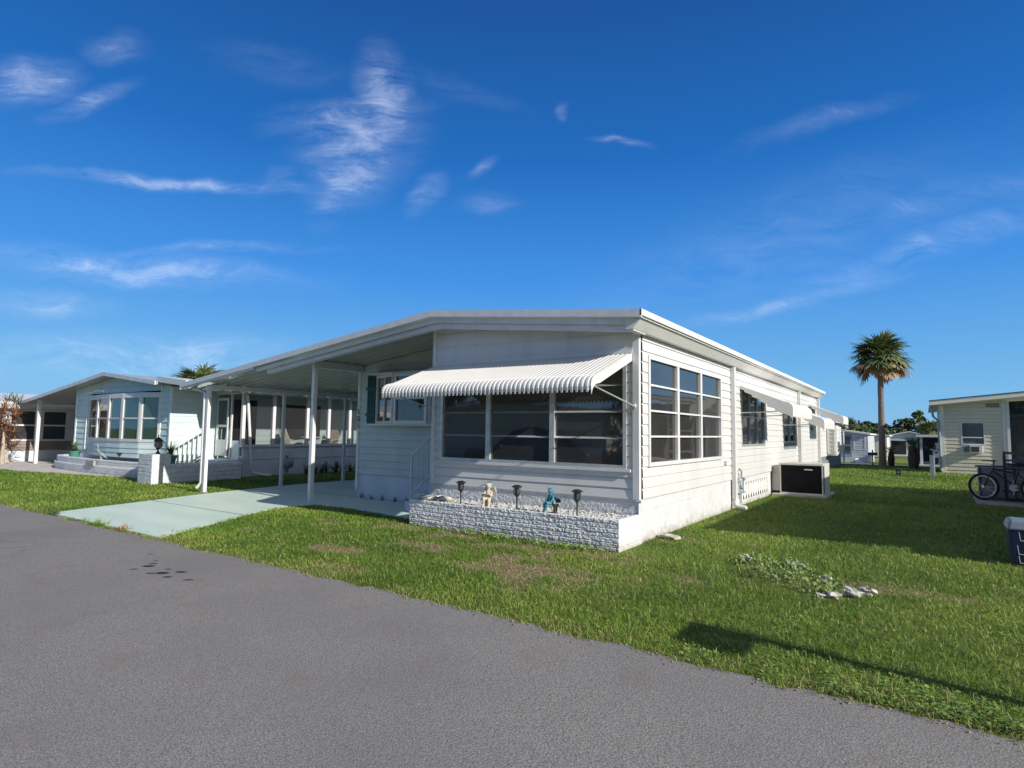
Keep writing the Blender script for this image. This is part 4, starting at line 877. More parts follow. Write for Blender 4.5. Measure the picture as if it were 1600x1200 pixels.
# porch furniture
def patio_chair():
    t = thing('patio_chair', '', 'chair', group='sling chairs in the screened porch')
    mb = MB(); mb.hexa([(-.24, -.22, .40), (.24, -.22, .40), (.24, -.22, .43), (-.24, -.22, .43)], [(-.24, .22, .37), (.24, .22, .37), (.24, .22, .40), (-.24, .22, .40)]); mb.build('seat', cush_m, t)
    mb = MB(); mb.hexa([(-.24, .20, .40), (.24, .20, .40), (.24, .23, .40), (-.24, .23, .40)], [(-.24, .46, 1.0), (.24, .46, 1.0), (.24, .49, 1.0), (-.24, .49, 1.0)]); mb.build('backrest', cush_m, t)
    for sx in (-.27, .27):
        MB().tube([(sx, -.28, 0), (sx, -.24, .60), (sx, .3, .62)], .016, 6).build('leg', beige_tr, t); MB().tube([(sx, .45, 0), (sx, .22, .40), (sx, .49, 1.02)], .016, 6).build('leg', beige_tr, t)
    return t
c0 = patio_chair(); c0.location = (-15.75, 5.4, .58); c0.rotation_euler.z = math.radians(115); c0['label'] = 'beige sling chair left of the small table in the screened porch'
c1 = copy_tree(c0); c1.location = (-15.75, 7.0, .58); c1.rotation_euler.z = math.radians(20); c1['label'] = 'beige sling chair right of the small table in the screened porch'
t = thing('patio_table', 'small round white table between the two sling chairs in the porch', 'table', (-15.2, 5.75, .58)); PT = t
MB().lathe([(.40, .68), (.41, .69), (.41, .71), (.40, .72)], (-15.2, 5.75, .58), 16).build('tabletop', white_trim, t)
for k in range(4):
    a = k*1.57+.5; MB().tube([(-15.2+.3*math.cos(a), 5.75+.3*math.sin(a), .58), (-15.2+.2*math.cos(a), 5.75+.2*math.sin(a), 1.26)], .015, 6).build('leg', white_trim, t)

PT.location = (-15.75, 6.2, .58)
# ---------------------------------------------------------------- far left home
LH = thing('mobile_home', 'white home with dark window band glimpsed at the far left edge', 'mobile home', (-33, 6, 0))
FLs = Fr((-29, 0, 0), (0, 1, 0), (1, 0, 0)); FLf = Fr((0, -.6, 0), (1, 0, 0), (0, -1, 0))
mb = MB(); mb.box(-37, -29.05, -.6, 10, .5, .9); siding(mb, FLs, -.6, 10, .5, .9, course=.13); mb.build('lower_wall', mat('brown_lower_panel', (.24, .20, .18), .6, (.19, .16, .15), 3), LH)
mb = MB(); mb.box(-37, -29.03, -.58, 9.9, 0, .5); mb.build('foundation', base_blue, LH)
window(LH, FLs, -.6, 10, .9, 2.28, 9, 2, white_trim, g_front, fw=.08, mw=.32, rw=.07, proud=.03, name='window_band')
window(LH, FLf, -37, -29, .9, 2.28, 7, 2, white_trim, g_front, fw=.08, mw=.3, rw=.07, proud=.03, name='window_band')
mb = MB(); mb.prism([(-28.7, 2.3), (-28.7, 2.58), (-32.5, 3.1), (-37.4, 2.7), (-37.4, 2.3)], -1.0, 10.4); mb.build('roof', white_trim, LH)
t = thing('croton_plant', 'tall reddish brown croton with pale trunks at the far left edge', 'plant', (-30.2, .9, 0))
t.location = (-27.6, .2, 0)
mb = MB()
for k, (dx, dy, h) in enumerate(((0, 0, 1.3), (-.4, .2, .9), (-.7, -.1, 1.5), (-.25, -.15, .8))): mb.tube([(-27.6+dx*.4, .2+dy, 0), (-27.6+dx, .2+dy, h*.6), (-27.6+dx*1.3, .2+dy*1.1, h)], [.09, .06, .04], 8)
mb.build('trunk', mat('pale_trunk', (.45, .38, .32), .8, (.3, .25, .2), 6, .4, 20), t)
mb = MB()
for k in range(22): spray(mb, (-27.9+rng.uniform(-1.3, .7), .2+rng.uniform(-.3, .5), rng.uniform(.55, 2.3)), 40, .55, .05, rng, (-20, 80), .15)
mb.build('foliage', croton_m, t)
mb = MB()
for k in range(8): spray(mb, (-28.3+rng.uniform(-1.2, .3), .3+rng.uniform(-.3, .5), rng.uniform(1.9, 2.6)), 30, .5, .045, rng, (0, 80), .2)
mb.build('upper_foliage', leaf_m, t)

# ---------------------------------------------------------------- palms
def fan_frond(mb, base, az, el, plen, flen, nl, rng, droop, wid):
    d = Vector((math.cos(az)*math.cos(el), math.sin(az)*math.cos(el), math.sin(el))); s_ = Vector((-math.sin(az), math.cos(az), 0))
    p0 = Vector(base); p1 = p0 + d*plen*.5; d2 = (d+Vector((0, 0, -droop*.6))).normalized(); p2 = p1 + d2*plen*.5
    mb.tube([p0, p1, p2], [.018, .014, .010], 4, False)
    up = s_.cross(d2)
    for k in range(nl):
        t = (k/(nl-1)-.5)*2; a = t*1.75
        ld = (d2*math.cos(a) + s_*math.sin(a) + up*rng.uniform(-.12, .22)).normalized(); L_ = flen*(1-.28*abs(t))*rng.uniform(.85, 1.1)
        w = ld.cross(up).normalized(); q = p2; vs = []
        for j in range(4):
            ww = wid*(.5, 1, .7, .1)[j]; vs += [q-w*ww/2, q+w*ww/2]; q = q+ld*L_/3; ld = (ld+Vector((0, 0, -droop*(.45+.45*j)))).normalized()
        mb.add(vs, [(2*j, 2*j+1, 2*j+3, 2*j+2) for j in range(3)])
def cabbage_palm(label, base, h, R_, nf=46, nd=16, trunk_r=.2, detail=20, group=None, lean=0):
    t = thing('palm_tree', label, 'palm tree', base, group); rg = random.Random(int(h*100)); bx_, by_, bz_ = base
    mb = MB(); n_ = 14; pts = [(bx_+lean*(k/n_)**2, by_, bz_+h*k/n_) for k in range(n_+1)]; rs = [trunk_r*(1.35 if k == 0 else 1.12-.22*k/n_+.05*rg.uniform(-1, 1)) for k in range(n_+1)]; rs[-1] = trunk_r*1.25; rs[-2] = trunk_r*1.15
    mb.tube(pts, rs, 14)
    for k in range(22):   # old boots under the crown
        a = rg.uniform(0, 6.28); z = bz_+h-rg.uniform(.0, .7)*R_*.5; c = Vector((bx_+lean+math.cos(a)*trunk_r*.95, by_+math.sin(a)*trunk_r*.95, z)); mb.tube([c, c+Vector((math.cos(a)*.16, math.sin(a)*.16, .18))], [.045, .02], 5)
    mb.build('trunk', trunk_m, t, smooth=False)
    top_ = (bx_+lean, by_, bz_+h)
    g = MB()
    for k in range(nf):
        el = math.asin(rg.uniform(-.5, .98)); fan_frond(g, (top_[0], top_[1], top_[2]+.15*R_), rg.uniform(0, 6.28), el, R_*rg.uniform(.22, .60)*(1-.25*max(0, math.sin(el))), R_*rg.uniform(.42, .60), detail, rg, rg.uniform(.22, .42), .065*R_)
    g.build('crown', frond_g, t)
    if nd:
        g = MB()
        for k in range(nd): fan_frond(g, (top_[0], top_[1], top_[2]), rg.uniform(0, 6.28), math.radians(rg.uniform(-50, 0)), R_*rg.uniform(.35, .62), R_*rg.uniform(.36, .48), detail, rg, .5, .07*R_)
        g.build('dead_fronds', frond_d, t)
    return t
cabbage_palm('tall cabbage palm with dense crown and hanging brown fronds on the right lawn', (1.58, 29, 0), 5.65, 1.78, 76, 20, .145, 22, lean=.05)
cabbage_palm('round cabbage palm top behind the left end of the carport roof', (-34, 11.5, 0), 3.9, 1.95, 90, 6, .22, 18)
cabbage_palm('rounded dark palm beyond the pale blue home behind the white home', (-3.9, 72, -.8), 3.4, 1.55, 50, 8, .25, 12)
cabbage_palm('cabbage palm behind the carport beside the beige home', (3.9, 70, -.8), 3.0, 1.7, 50, 8, .25, 12)
cabbage_palm('low palm glimpsed just past the awning of the white home', (-3.3, 34, 0), 2.4, 1.2, 30, 6, .2, 12)

def sago(label, base, h, R_, n=36, mat_=None):
    t = thing('sago_palm', label, 'palm', base); rg = random.Random(int(R_*1000)); b_ = base
    MB().tube([(b_[0], b_[1], b_[2]), (b_[0], b_[1], b_[2]+h*.5), (b_[0], b_[1], b_[2]+h)], [h*.18, h*.22, h*.15], 9).build('trunk', bark_d, t)
    g = MB()
    for k in range(n):
        az = rg.uniform(0, 6.28); d = Vector((math.cos(az), math.sin(az), rg.uniform(.1, 1.8))).normalized(); s_ = Vector((-math.sin(az), math.cos(az), 0)); p = Vector((b_[0], b_[1], b_[2]+h))
        for j in range(9):
            q = p + d*R_/9
            for sg in (-1, 1): L_ = R_*.28*math.sin(.5+j*.28); e = p + (s_*sg+d*.35).normalized()*L_; g.add([p, p+d*.03, e], [(0, 1, 2)])
            p = q; d = (d+Vector((0, 0, -.13))).normalized()
    g.build('crown', mat_ or frond_g, t); return t
sago('bushy sago palm on a thick dark base beside the far carport', (2.95, 28, 0), 1.15, .75, 80)
sago('small yellowish palm behind the tall palm trunk', (1.9, 30.6, 0), .8, .5, 40)

# ---------------------------------------------------------------- background trees
def broad_tree(label, base, h, rx, rz, m, n=1500, s=.45, group=None, name='shade_tree'):
    t = thing(name, label, 'tree', base, group); rg = random.Random(int(abs(base[0])*37+h*11)); x, y, z = base
    mb = MB(); mb.tube([(x, y, z), (x+.1, y, z+h*.35), (x, y, z+h*.6)], [h*.04, h*.03, h*.02], 7)
    for k in range(5): a = rg.uniform(0, 6.28); mb.tube([(x, y, z+h*.4), (x+math.cos(a)*rx*.5, y+math.sin(a)*rx*.5, z+h*.7)], [h*.018, h*.006], 5)
    mb.build('trunk', bark_d, t)
    g = MB()
    for k in range(16):
        a = rg.uniform(0, 6.28); q = rg.uniform(.2, .9); c = (x+math.cos(a)*rx*q, y+math.sin(a)*rx*q, z+h-rz+rg.uniform(-.75, .8)*rz*(1.05-q*.6)); rr_ = rx*rg.uniform(.22, .42)
        leaves(g, c, (rr_, rr_, rr_*.7), n//16, s, rg)
    g.build('crown', m, t); return t
k = 0
for (x, y, h, rx, rz, m, lb) in ((-9, 112, 4.6, 4.5, 2.2, leaf_d, 'dark shade tree left of the palm trunk in the far tree line'), (-3.2, 112, 4.7, 3.2, 2.2, leaf_d, 'dark shade tree just behind the tall palm trunk'), (1.3, 110, 5.2, 3.4, 2.8, leaf_d, 'tallest broad dark tree right of the palm trunk above the far gabled home'),
                               (5.5, 116, 4.6, 4, 2.2, leaf_d, 'dark tree behind the far carport'), (-16, 118, 4.2, 6, 2, leaf_d, 'far dark tree beyond the white homes'), (12, 116, 4.4, 6, 2.2, leaf_d, 'far dark tree behind the beige home'), (22, 120, 4.6, 7, 2.4, leaf_d, 'far dark tree at the right of the tree line'), (-2.9, 104, 3.4, 3, 1.4, leaf_m, 'lower mid green shrubby tree in the tree line')):
    broad_tree(lb, (x, y, -.8), h+.8, rx, rz, m, 1700, .5)
t = broad_tree('slender tall tree with thin crown beside the beige home', (3.0, 92, -.8), 7.0, .9, 2.4, leaf_m, 700, .4); 
for (x, y, h, rx, lb) in ((-62, 26, 5.4, 3, 'bushy tree behind the palm on the left'), (-52, 60, 4.6, 5, 'distant tree left behind the mint home')): broad_tree(lb, (x, y, 0 if y < 30 else -.8), h, rx, 2, leaf_d, 1500, .4)

# ---------------------------------------------------------------- background homes on the right
def shallow_home(label, x0, x1, y0, y1, zb, zw, rise, over, wall_m, roof_m, parts=None, course=.2, sk=.5, sk_m=None, ridge=None):
    t = thing('mobile_home', label, 'mobile home', ((x0+x1)/2, (y0+y1)/2, zb)); sk_m = sk_m or base_blue
    xr_ = ridge if ridge is not None else (x0+x1)/2
    tp = lambda u: zw+zb + rise*(1-abs(u-xr_)/max(x1-xr_, xr_-x0))
    mb = MB(); Ff = Fr((0, y0, 0), (1, 0, 0), (0, -1, 0)); siding(mb, Ff, x0, x1, zb+sk, zb+zw+rise, top=tp, course=course)
    siding(mb, Fr((x1, 0, 0), (0, 1, 0), (1, 0, 0)), y0, y1, zb+sk, zb+zw, course=course); siding(mb, Fr((x0, 0, 0), (0, 1, 0), (-1, 0, 0)), y0, y1, zb+sk, zb+zw, course=course)
    siding(mb, Fr((0, y1, 0), (1, 0, 0), (0, 1, 0)), x0, x1, zb+sk, zb+zw+rise, top=tp, course=course); mb.build('wall', wall_m, t)
    MB().box(x0+.04, x1-.04, y0+.04, y1-.04, zb-.2, zb+sk).build('skirting', sk_m, t)
    ex = lambda x: tp(x) if x0 <= x <= x1 else zb+zw - abs(x-(x1 if x > x1 else x0))*rise/max(x1-xr_, xr_-x0)
    pts = [(x1+over, ex(x1+over)+.1), (xr_, zb+zw+rise+.1), (x0-over, ex(x0-over)+.1)]
    roof_slab(pts, .13, y0-over, y1+over).build('roof', roof_m, t)
    return t, Ff
# next home behind the white home (sunlit side with bow window)
t1, F1 = shallow_home('white home directly behind the main white home, with paned side window', -8.2, -.52, 21.5, 31, 0, 2.35, .4, .32, white, roof_white, sk=.62, sk_m=mat('slate_skirting', (.16, .19, .22), .7))
F1s = Fr((-.52, 0, 0), (0, 1, 0), (1, 0, 0))
window(t1, F1s, 27.9, 29.9, .95, 2.06, 3, 4, white_trim, g_back, fw=.08, mw=.09, rw=.08, proud=.03)
mb = MB(); mb.box(-.5, -.10, 24.6, 25.9, .66, 2.12); bwn = mb.build('bay_window', white_trim, t1)
FbA = Fr((-.09, 0, 0), (0, 1, 0), (1, 0, 0)); window(bwn, FbA, 24.7, 25.85, .75, 2.0, 1, 6, white_old, g_grey, fw=.06, proud=.03); FbB = Fr((0, 24.59, 0), (1, 0, 0), (0, -1, 0)); window(bwn, FbB, -.46, -.14, .75, 2.0, 1, 6, white_old, g_grey, fw=.03, proud=.02)
mb = MB(); mb.tube([(-.3, 31.05, 2.2), (-.2, 31.1, 2.1), (-.42, 31.15, 1.9), (-.42, 31.15, .1)], .04, 6); mb.build('downspout', white_trim, t1)
bg_grey = mat('blue_grey_wall', (.48, .51, .54), .6, (.44, .47, .5), 2)
t2, F2 = shallow_home('small pale blue grey home with door and louvred window, left of the palm trunk', -6.5, -.62, 52, 60, -.66, 2.45, .35, .2, bg_grey, roof_white, sk=.45, sk_m=white_trim, ridge=-3)
window(t2, F2, -1.72, -.80, .42, 1.72, 1, 4, white_trim, g_back, fw=.1, rw=.07, proud=.03)
mb = MB(); fbox(mb, F2, -2.5, -1.85, -.2, 1.72, -.02, .04); dd = mb.build('door', util_g, t2); mb = MB(); fbox(mb, F2, -2.4, -1.95, .9, 1.55, .04, .05); mb.build('pane', g_grey, dd); mb = MB(); fbox(mb, F2, -2.4, -1.95, .1, .75, .04, .05); mb.build('pane', g_grey, dd)
mb = MB(); mb.box(-2.7, -1.5, 51.0, 51.95, -.7, -.25); mb.hexa([(-1.5, 50.4, -.72), (-.8, 50.4, -.72), (-.8, 51.95, -.72), (-1.5, 51.95, -.72)], [(-1.5, 51.4, -.25), (-1.4, 51.4, -.25), (-1.4, 51.95, -.25), (-1.5, 51.95, -.25)]); mb.build('entry_step', white_trim, t2)
F2s = Fr((-.62, 0, 0), (0, 1, 0), (1, 0, 0)); window(t2, F2s, 53, 59, .3, 1.6, 5, 3, white_trim, g_grey, fw=.06, mw=.1, proud=.02)
t3, F3 = shallow_home('narrow beige home partly hidden by the tall palm trunk', -5.5, .25, 64, 72, -.75, 2.45, .2, .25, beige_tr, roof_white, sk=.3, sk_m=white_trim)
gg = mat('grey_green_wall', (.30, .37, .36), .6, (.27, .33, .32), 2)
t4, F4 = shallow_home('distant grey green gabled home with a dark porch', -1.6, 4.6, 88, 96, -.8, 2.35, .75, .3, gg, white_trim, sk=.1, ridge=1.8)
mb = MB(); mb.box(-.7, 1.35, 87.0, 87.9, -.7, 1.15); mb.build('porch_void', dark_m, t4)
roof_slab([(1.55, 1.32), (-1.0, 1.42)], .25, 86, 88).build('porch_roof', fascia_m, t4)
MB().box(1.40, 1.55, 86.1, 86.3, -.8, 1.1).build('porch_post', white_trim, t4); MB().box(-.85, -.7, 86.1, 86.3, -.8, 1.1).build('porch_post', white_trim, t4)
mb = MB(); mb.box(-.6, 1.9, 82, 87, -.85, -.72); mb.build('slab', white_trim, t4)
# beige home on the right
t5 = thing('mobile_home', 'beige lap sided home with sloping roof and screened porch at the right edge', 'mobile home', (6, 28, 0))
F5 = Fr((0, 25.2, 0), (1, 0, 0), (0, -1, 0)); tp5 = lambda u: 3.03 + (u-3.7)*.10
mb = MB(); siding(mb, F5, 4.12, 6.32, .0, 3.4, top=tp5, course=.165, lip=.022, holes=[(4.80, 5.64, .95, 2.30)]); siding(mb, Fr((4.12, 0, 0), (0, 1, 0), (-1, 0, 0)), 25.2, 36, 0, 3.1, course=.165); mb.build('wall', beige, t5)
for a_, b_, c_ in ((4.06, 4.20, 3.05), (6.26, 6.40, 3.28)): mb = MB(); fbox(mb, F5, a_, b_, 0, c_, -.02, .04); mb.build('corner_trim', beige_tr, t5)
w5 = window(t5, F5, 4.80, 5.64, 1.30, 2.30, 1, 1, white_trim, glass('bluegrey_glass', (.10, .14, .16)), fw=.045, rw=.04, proud=.03)
mb = MB(); fbox(mb, F5, 4.845, 5.595, 1.60, 1.65, -.01, .022); mb.build('meeting_rail', white_trim, w5)
mb = MB(); fbox(mb, F5, 4.80, 5.64, .95, 1.30, -.02, .01); mb.build('filler_panel', beige_tr, w5)
mb = MB(); fbox(mb, F5, 4.86, 5.08, .98, 1.24, .012, .05); mb.build('side_curtain', mat('blue_curtain', (.12, .19, .22), .7), w5)
ac = MB(); fbox(ac, F5, 5.08, 5.50, .95, 1.27, .012, .34); aw5 = ac.build('window_air_conditioner', white_trim, t5); mb = MB(); fbox(mb, F5, 5.12, 5.40, 1.0, 1.22, .34, .352); mb.build('grille', mat('brown_grille', (.05, .03, .035), .6), aw5)
mb = MB(); roof = mb; slopebar(mb, (3.68, 3.12), (12, 3.12+.83), -.10, .02, 24.7, 36.5); mb.build('roof', roof_white, t5)
mb = MB(); slopebar(mb, (3.66, 3.12), (12, 3.95), -.11, .07, 24.62, 24.70); mb.build('fascia', beige_tr, t5)
mb = MB(); slopebar(mb, (3.66, 3.12), (12, 3.95), -.15, -.112, 24.60, 24.72); mb.build('roof_edge', mat('dark_shingle_edge', (.08, .08, .085), .8), t5)
mb = MB(); mb.tube([(3.75, 24.8, 2.98), (3.8, 24.9, 2.55), (4.0, 25.1, 2.35), (4.02, 25.12, .1)], .05, 6); mb.build('downspout', util_g, t5)
mb = MB(); fbox(mb, F5, 5.72, 6.18, 2.95, 3.12, .02, .03); mb.build('gable_vent', mat('vent_grey', (.2, .21, .2), .6), t5)
mb = MB(); mb.add([(6.4, 25.5, .2), (12, 25.5, .2), (12, 25.5, 3.5), (6.4, 25.5, 3.2)], [(0, 1, 2, 3)]); mb.build('porch_screen', g_front, t5)
mb = MB(); mb.box(6.40, 6.50, 25.1, 25.2, .05, 3.2); mb.box(7.15, 7.24, 25.1, 25.2, .05, 3.3); mb.box(8.6, 8.7, 25.1, 25.2, .05, 3.4); mb.box(6.5, 7.15, 25.12, 25.19, .12, .22); mb.box(7.24, 8.6, 25.12, 25.19, 1.78, 1.85); mb.box(7.24, 8.6, 25.12, 25.19, .55, .65); mb.build('porch_frame', white_trim, t5)
mb = MB(); mb.box(6.4, 12, 25.1, 30, 0, .05); mb.build('porch_slab', conc, t5)
# far carport with a car inside
t6 = thing('carport', 'open white carport with a flat roof beside the beige home', 'carport', (5, 50, -.6))
mb = MB(); mb.box(2.9, 9.5, 47.6, 56, 1.62, 1.80); mb.build('roof', fascia_m, t6)
for x in (3.2, 6.2, 9.2): MB().box(x-.09, x+.09, 47.9, 48.08, -.5, 1.62).build('post', white_trim, t6)
mb = MB(); mb.box(2.8, 9.6, 47.0, 56, -.95, -.5); mb.build('slab', conc, t6)
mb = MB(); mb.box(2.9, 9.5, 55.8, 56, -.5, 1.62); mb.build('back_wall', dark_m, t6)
def car(label, loc, rz, paint, wdt=1.85, L_=4.6, hgt=1.7):
    t = thing('parked_car', label, 'car', (0, 0, 0)); w = wdt/2
    body = [(-L_/2, .35), (-L_/2, .85), (-L_/2+.15, .98), (-L_/2+1.1, 1.05), (-L_/2+1.9, hgt-.05), (-L_/2+2.4, hgt), (L_/2-.9, hgt-.02), (L_/2-.3, 1.1), (L_/2, .95), (L_/2, .35), (L_/2-.45, .28), (-L_/2+.4, .28)]
    mb = MB(); n_ = len(body)
    def ring(yy, ins): return [(x, yy, z) if z < 1.08 else (x, yy*ins, z) for x, z in body]
    a = ring(-w, .82); c = ring(w, .82); mb.add(a+c, [tuple(range(n_)), tuple(range(n_, 2*n_))[::-1]] + [(i, n_+i, n_+(i+1) % n_, (i+1) % n_) for i in range(n_)])
    bo_ = mb.build('body', paint, t); bv = bo_.modifiers.new('bevel', 'BEVEL'); bv.width = .06; bv.segments = 3
    mb = MB()
    for sg in (-1, 1):
        q = lambda x, z, o=.012: (x, sg*(w*(1-(.18)*((z-1.0)/(hgt-1.0)))+o), z)
        for xs_ in ((-L_/2+1.45, -L_/2+2.1, -.15, -.15), (-.02, -.02, 1.15, 1.15), (1.25, 1.25, L_/2-1.0, L_/2-.5)):
            mb.add([q(xs_[0], 1.08), q(xs_[1], hgt-.12), q(xs_[2], hgt-.12), q(xs_[3], 1.08)], [(0, 1, 2, 3)])
    mb.add([(L_/2-.31, -w*.72, 1.12), (L_/2-.31, w*.72, 1.12), (L_/2-.86, w*.70, hgt-.1), (L_/2-.86, -w*.70, hgt-.1)], [(0, 1, 2, 3)])
    mb.add([(-L_/2+1.13, -w*.78, 1.11), (-L_/2+1.13, w*.78, 1.11), (-L_/2+1.84, w*.72, hgt-.1), (-L_/2+1.84, -w*.72, hgt-.1)], [(3, 2, 1, 0)])
    mb.build('side_windows', g_front, t)
    for x in (-L_/2+.85, L_/2-.85):
        for sg in (-1, 1):
            wb = MB(); c_ = Vector((x, sg*(w-.10), .34)); wb.tube([c_+Vector((0, -.11, 0)), c_+Vector((0, .11, 0))], .34, 20); wo = wb.build('wheel', rubber, t)
            rb_ = MB(); rb_.tube([c_+Vector((0, -.118, 0)), c_+Vector((0, .118, 0))], .21, 14); rb_.build('rim', alu, wo)
    for sg in (-1, 1):
        MB().blob((-L_/2+1.55, sg*(w+.1), 1.1), (.09, .12, .07), 10, 7).build('mirror', paint, t, smooth=True); MB().blob((-L_/2+.06, sg*w*.72, .82), (.06, .18, .08), 10, 7).build('headlight', chrome, t, smooth=True); MB().blob((L_/2-.03, sg*w*.8, .9), (.05, .12, .10), 8, 6).build('tail_light', mat('red_lens', (.3, .01, .01), .3), t, smooth=True)
    MB().box(-L_/2-.04, -L_/2+.12, -w*.9, w*.9, .35, .5).build('bumper', black_m, t); MB().box(L_/2-.12, L_/2+.04, -w*.9, w*.9, .35, .52).build('bumper', black_m, t)
    t.location = loc; t.rotation_euler.z = rz; return t
car('white car parked in the shade of the far carport', (4.9, 52.0, -.5), math.radians(-90), car_white)
# off to the side: the photographer's side of the street
car('dark car parked on the road edge opposite the carport', (-7.2, -8.6, 0), 0, car_dark)
t7, F7 = shallow_home('tan home across the road facing the white home', -6, 8, -34, -22, 0, 2.9, .5, .4, tan_s, roof_white, sk=.5)
F7b = Fr((0, -22, 0), (1, 0, 0), (0, 1, 0)); window(t7, F7b, -3, 1, 1.1, 2.4, 3, 2, white_trim, g_front); window(t7, F7b, 3, 6, 1.1, 2.4, 2, 2, white_trim, g_front)
t8, F8 = shallow_home('cream home across the road further left', -24, -11, -34, -22, 0, 2.9, .5, .4, beige_tr, roof_white, sk=.5)
window(t8, Fr((0, -22, 0), (1, 0, 0), (0, 1, 0)), -20, -14, 1.1, 2.4, 4, 2, white_trim, g_front)
for (x, y, h, lb) in ((-8.5, -26, 6.5, 'dark tree between the two homes across the road'), (11, -28, 7.5, 'dark tree right of the tan home across the road'), (-28, -27, 7, 'dark tree left of the cream home across the road'), (0, -42, 8, 'tall dark tree behind the tan home across the road'), (-17, -43, 8, 'tall dark tree behind the cream home across the road')): broad_tree(lb, (x, y, 0), h, 3.6, 2.6, leaf_d, 1800, .5)
# right-hand neighbour (throws its shadow on the lawn and shows in the side panes)
t9, F9 = shallow_home('tan gabled home on the right hand lot facing the side windows', 6.3, 14, 1.6, 13.0, 0, 2.78, .42, .45, tan_s, roof_white, sk=.5, sk_m=white_old)
F9l = Fr((6.3, 0, 0), (0, 1, 0), (-1, 0, 0)); window(t9, F9l, 4.2, 5.0, 1.2, 2.3, 1, 2, white_trim, g_back); window(t9, F9l, 7.6, 9.2, 1.0, 2.4, 2, 2, white_trim, g_back); window(t9, F9l, 11, 12, 1.2, 2.3, 1, 2, white_trim, g_back)
MBX = thing('mailbox', 'roadside mailbox on a post at the right hand lot', 'mailbox', (4.22, -3.6, 0))
MB().box(4.14, 4.30, -3.66, -3.52, 0, 1.02).build('post', white_trim, MBX)
mb = MB(); pr = [(4.11, 1.02), (4.33, 1.02), (4.33, 1.15)] + [(4.22+.11*math.cos(a), 1.15+.09*math.sin(a)) for a in np.linspace(.2, math.pi-.2, 8)] + [(4.11, 1.15)]
mb.prism(pr, -4.08, -3.52); mb.build('box', black_m, MBX)

# ---------------------------------------------------------------- small things on the right lawn
t = thing('far_mailbox', 'black mailbox on a thin post left of the tall palm trunk', 'mailbox', (1.07, 30, 0)); t.name = 'mailbox.001'
MB().box(1.04, 1.10, 29.97, 30.03, 0, .88).build('post', black_m, t); MB().box(.86, 1.30, 29.85, 30.1, .58, .74).build('box', black_m, t)
t = thing('utility_box', 'small dark green utility box on the lawn before the sago palm', 'utility box', (2.5, 21.5, 0))
mb = MB(); mb.box(2.42, 2.59, 21.42, 21.58, 0, .26); mb.hexa([(2.40, 21.40, .26), (2.61, 21.40, .26), (2.61, 21.60, .26), (2.40, 21.60, .26)], [(2.45, 21.45, .31), (2.56, 21.45, .31), (2.56, 21.55, .31), (2.45, 21.55, .31)]); mb.build('cabinet', mat('dark_green_box', (.02, .04, .035), .5), t)
MB().box(2.48, 2.53, 21.41, 21.42, .12, .17).build('lock', alu, t)
t = thing('utility_post', 'short grey post with a white edge beside the beige home', 'post', (3.68, 21.6, 0))
MB().box(3.59, 3.72, 21.5, 21.68, 0, .88).build('post_body', util_g, t); MB().box(3.72, 3.765, 21.5, 21.68, 0, .86).build('edge_strip', white_trim, t)
# bicycle
BK = thing('bicycle', 'black bicycle with fat tyres leaning beside the tarp covered cart at the right', 'bicycle', (4.66, 10.75, .05))
bd = Vector((.90, -.43, 0)).normalized(); 
def bp_(a, z, o=0): return Vector((4.64, 10.9, .05)) + bd*a + Vector((0, 0, z)) + Vector((bd.y, -bd.x, 0))*o
def wheel(a):
    c = bp_(a, .34); mb = MB(); ring = [c + bd*.305*math.cos(q) + Vector((0, 0, .305*math.sin(q))) for q in np.linspace(0, 2*math.pi, 29)]; mb.tube(ring, .035, 8, False); w = mb.build('wheel', rubber, BK)
    mb = MB(); ring = [c + bd*.265*math.cos(q) + Vector((0, 0, .265*math.sin(q))) for q in np.linspace(0, 2*math.pi, 25)]; mb.tube(ring, .014, 6, False)
    for k in range(12): q = k*math.pi/6; mb.tube([c, c+bd*.26*math.cos(q)+Vector((0, 0, .26*math.sin(q)))], .003, 4, False)
    side = Vector((bd.y, -bd.x, 0)); mb.tube([c-side*.04, c+side*.04], .03, 8); mb.build('rim', alu, w)
wheel(0); wheel(1.08)
mb = MB(); mb.tube([bp_(0, .34), bp_(.20, .78), bp_(.23, .86)], .02, 8); mb.tube([bp_(.22, .74), bp_(.62, .42), bp_(.72, .76)], .026, 8); mb.tube([bp_(.20, .80), bp_(.70, .70)], .022, 8); mb.tube([bp_(.62, .36), bp_(1.08, .34), bp_(.70, .70)], .014, 8); mb.build('frame', black_m, BK)
mb = MB(); mb.tube([bp_(.22, .84), bp_(.24, .98)], .016, 6); mb.tube([bp_(.10, 1.0, -.3), bp_(.24, .99, -.12), bp_(.24, .99, .12), bp_(.10, 1.0, .3)], .014, 8); mb.build('handlebar', black_m, BK)
mb = MB(); mb.tube([bp_(.70, .70), bp_(.74, .92)], .014, 6); mb.blob(bp_(.76, .95), (.13, .09, .04), 10, 7); mb.build('saddle', black_m, BK, smooth=True)
mb = MB(); c = bp_(.62, .36); mb.tube([c-Vector((0, 0, .17)), c+Vector((0, 0, .17))], .01, 6); mb.tube([c-Vector((0, .02, .0)), c+Vector((0, .02, 0))], .09, 12); mb.build('crank', alu, BK)
t = thing('tarp_covered_cart', 'low grey covered cart behind the black bicycle', 'cart', (5.1, 11.4, .05))
mb = MB(); mb.hexa([(4.55, 11.15, .12), (5.9, 10.8, .12), (5.95, 11.9, .12), (4.6, 12.1, .12)], [(4.53, 11.12, .84), (5.9, 10.75, .88), (5.95, 11.9, .88), (4.6, 12.1, .86)]); ob = mb.build('cover', tarp_m, t); bv = ob.modifiers.new('bevel', 'BEVEL'); bv.width = .05; bv.segments = 3
